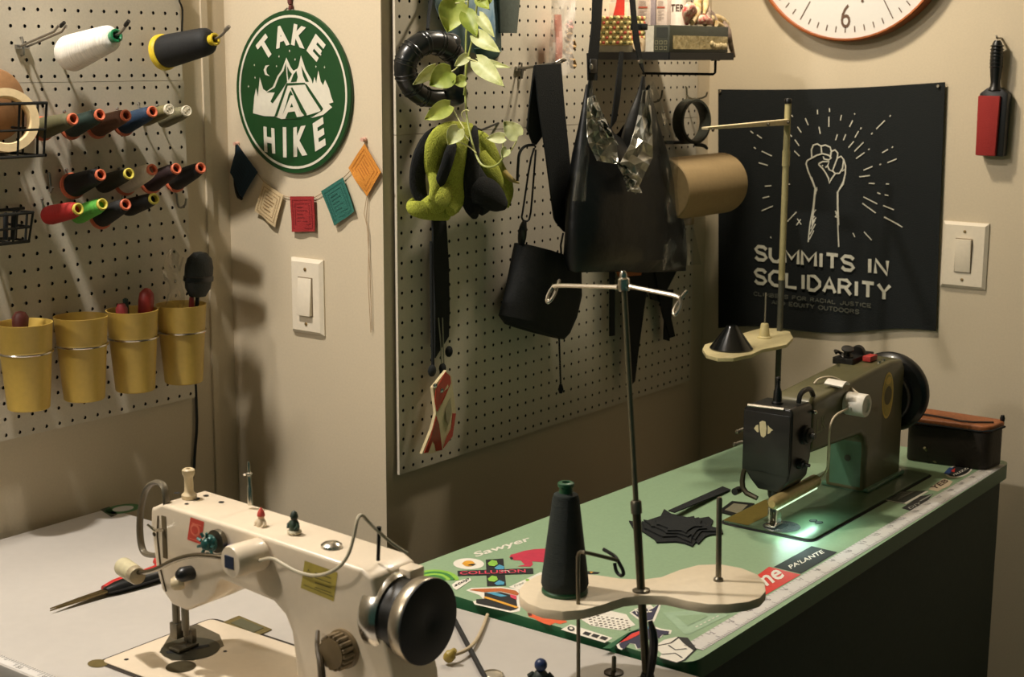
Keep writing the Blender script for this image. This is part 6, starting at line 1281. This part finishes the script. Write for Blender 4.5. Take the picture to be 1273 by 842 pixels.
XR = -1.552
yA, yB = yx(824, XR, 195), yx(898, XR, 195); rz = X_(868, 231, XR).z; rR = (X_(868, 193, XR).z - X_(868, 270, XR).z) / 2 * .99
t = thing('paper_roll', 'roll of brown kraft paper hanging beside the black bag', 'paper roll', V(XR, (yA + yB) / 2, rz - rR))
MB().lathe([(.018, 0), (rR - .002, 0), (rR, .002), (rR, yB - yA - .002), (rR - .002, yB - yA), (.018, yB - yA), (.0175, .0)], V(XR, yA, rz), (0, 1, 0), 48, cap=False).build('roll', M('kraft_paper', (158, 134, 94), .75, bump=.05, var=.05), t)
MB().lathe([(.0172, -.002), (.0172, yB - yA + .002)], V(XR, yA, rz), (0, 1, 0), 20).build('core', dark, t)
MB().sheet(lambda s, q: V(XR - rR * .98 + .004 * math.sin(q * 2), yA + .012 + (yB - yA - .024) * s, rz - .09 * q), 4, 8, .0006).build('loose_sheet', MATS['kraft_paper'], t)
MB().tube([V(XR, yA - .012, rz), V(XR, yB + .012, rz)], .005, 8).build('rod', blackm, t)
for y in (yA - .008, yB + .008): MB().tube([V(XR, y, rz), V(XR - .03, y, rz + .03), V(-1.676, y, rz + .035)], .003, 8).build('bracket', blackm, t)

hgs = thing('strap_bundle', 'dark straps dangling below the black bag', 'strap', X_(783, 470, -1.65))
for L_, R_, x in (([(757, 320), (757, 418)], [(763, 320), (763, 417)], -1.655), ([(772, 330), (776, 390), (782, 450), (784, 478)], [(808, 330), (800, 380), (792, 440), (788, 474)], -1.65), ([(812, 330), (822, 390), (832, 420)], [(824, 330), (832, 390), (838, 418)], -1.655), ([(826, 360), (824, 422)], [(836, 360), (831, 424)], -1.658), ([(800, 325), (808, 372)], [(846, 325), (820, 376)], -1.66)):
    mb = MB(); band(mb, L_, R_, x, .003); mb.build('strap', blackc, hgs)
mb = MB(); band(mb, [(766, 338), (768, 344)], [(796, 335), (795, 342)], -1.64, .004); tag(mb.build('orange_tag', M('tag_orange', (170, 92, 36), .6), hgs), 'orange tag')

# ------------------------------------------------------------------ trailing vine
YV = 1.87
vn = thing('trailing_vine', 'trailing vine with pale lime heart shaped leaves, hanging from above', 'plant', Y_(600, 207, YV))
stem_m = M('stem_green', (150, 158, 82), .5); 
lm = [M('leaf_lime', (140, 156, 58), .5, bump=.15, scale=60, sub=.1, c2=(176, 186, 92)), M('leaf_pale', (172, 180, 108), .5, bump=.15, scale=60, sub=.1, c2=(208, 212, 160)), M('leaf_green', (120, 140, 44), .5, bump=.15, scale=60, sub=.1, c2=(150, 164, 66))]
sp_ = lambda u, v, dy=0: Y_(u, v, YV + dy)
s1 = [Y_(597, -380, YV), sp_(596, -60), sp_(594, 0), sp_(588, 45), sp_(581, 75, -.005), sp_(579, 95), sp_(577, 118, .004)]
s2 = [Y_(585, -380, YV + .02), sp_(584, -60, .02), sp_(582, 0, .02), sp_(579, 50, .015), sp_(579, 90, .01), sp_(578, 118, .006), sp_(580, 145, .0), sp_(586, 175, -.01), sp_(593, 197, -.015), sp_(600, 207, -.02), sp_(612, 208, -.02), sp_(622, 202, -.02), sp_(627, 192, -.02)]
for s in (s1, s2): MB().tube(s, .0016, 8, sub=2).build('stem', stem_m, vn)
def leaf(b, tip, wd, mi, dy=-.01, fold_=.25, curl=.15, pet=None, roll=0):
    B = sp_(*b, dy); T = sp_(*tip, dy - .012); d = T - B; L = d.length; d.normalize()
    out = (-ray(*b)).normalized(); side = d.cross(out).normalized(); nrm = side.cross(d)
    side = (side * math.cos(roll) + nrm * math.sin(roll)); nrm = side.cross(d)
    W_ = wd / 800 / 2 * 1.18
    def fn(s, t):
        w_ = W_ * 1.62 * math.sqrt(max(0, t + .03)) * (1 - t) ** .95 * (1 + .25 * (1 - t)); x = (s - .5) * 2
        back = -.10 * L * (abs(x) ** 1.5) * (1 - t) * (1 if t < .25 else 0) * 0
        return B + d * (t * L - .13 * L * abs(x) * (1 - t) ** 3) + side * (x * w_) + nrm * (fold_ * W_ * abs(x) ** 1.4 - curl * L * t * t + .03 * W_ * math.sin(t * 20) * abs(x))
    MB().sheet(fn, 8, 10, .0005).build('leaf', lm[mi], vn)
    if pet: MB().tube([sp_(*p, dy * .6) for p in pet] + [B], .0011, 6, sub=1).build('leaf_stalk', M('stalk_pale', (196, 196, 132), .5), vn)
leaf((566, 4), (556, 40), 40, 0, -.02, pet=[(582, 2)])
leaf((580, 17), (592, 44), 24, 2, -.015, pet=[(579, 30)])
leaf((596, 20), (613, 44), 16, 1, -.012)
leaf((592, 44), (619, 63), 22, 1, -.02, pet=[(589, 50)])
leaf((600, 0), (612, -20), 22, 0, -.02); leaf((575, -10), (560, 10), 20, 2, .0); leaf((596, -2), (607, 10), 18, 0, -.018)
leaf((594, 77), (624, 105), 26, 1, -.025, pet=[(581, 72)])
leaf((596, 76), (630, 83), 11, 1, -.02)
leaf((561, 89), (534, 106), 34, 2, -.03, pet=[(570, 82), (566, 86)])
leaf((541, 83), (514, 107), 20, 1, -.022, pet=[(555, 92)], roll=.5)
leaf((578, 100), (562, 102), 17, 0, -.02)
leaf((581, 70), (565, 82), 14, 1, -.015)
leaf((559, 131), (527, 149), 24, 0, -.02, pet=[(577, 160), (570, 148), (563, 136)])
leaf((570, 160), (557, 180), 24, 1, -.035, pet=[(583, 175), (578, 168)])
leaf((627, 171), (604, 172), 15, 1, -.03, pet=[(626, 188), (625, 178)])
leaf((644, 169), (626, 151), 24, 1, -.03, pet=[(632, 192), (640, 180)])
leaf((630, 186), (624, 196), 13, 1, -.032)
MB().tube([sp_(580, 152), sp_(575, 146, -.005), sp_(573, 140, -.008), sp_(580, 136, -.01), sp_(583, 138, -.01)], .0009, 6, sub=2).build('tendril', MATS['stalk_pale'], vn)
MB().tube([sp_(570, 176, -.03), sp_(583, 182, -.02), sp_(592, 190, -.018)], .001, 6, sub=1).build('leaf_stalk', MATS['stalk_pale'], vn)
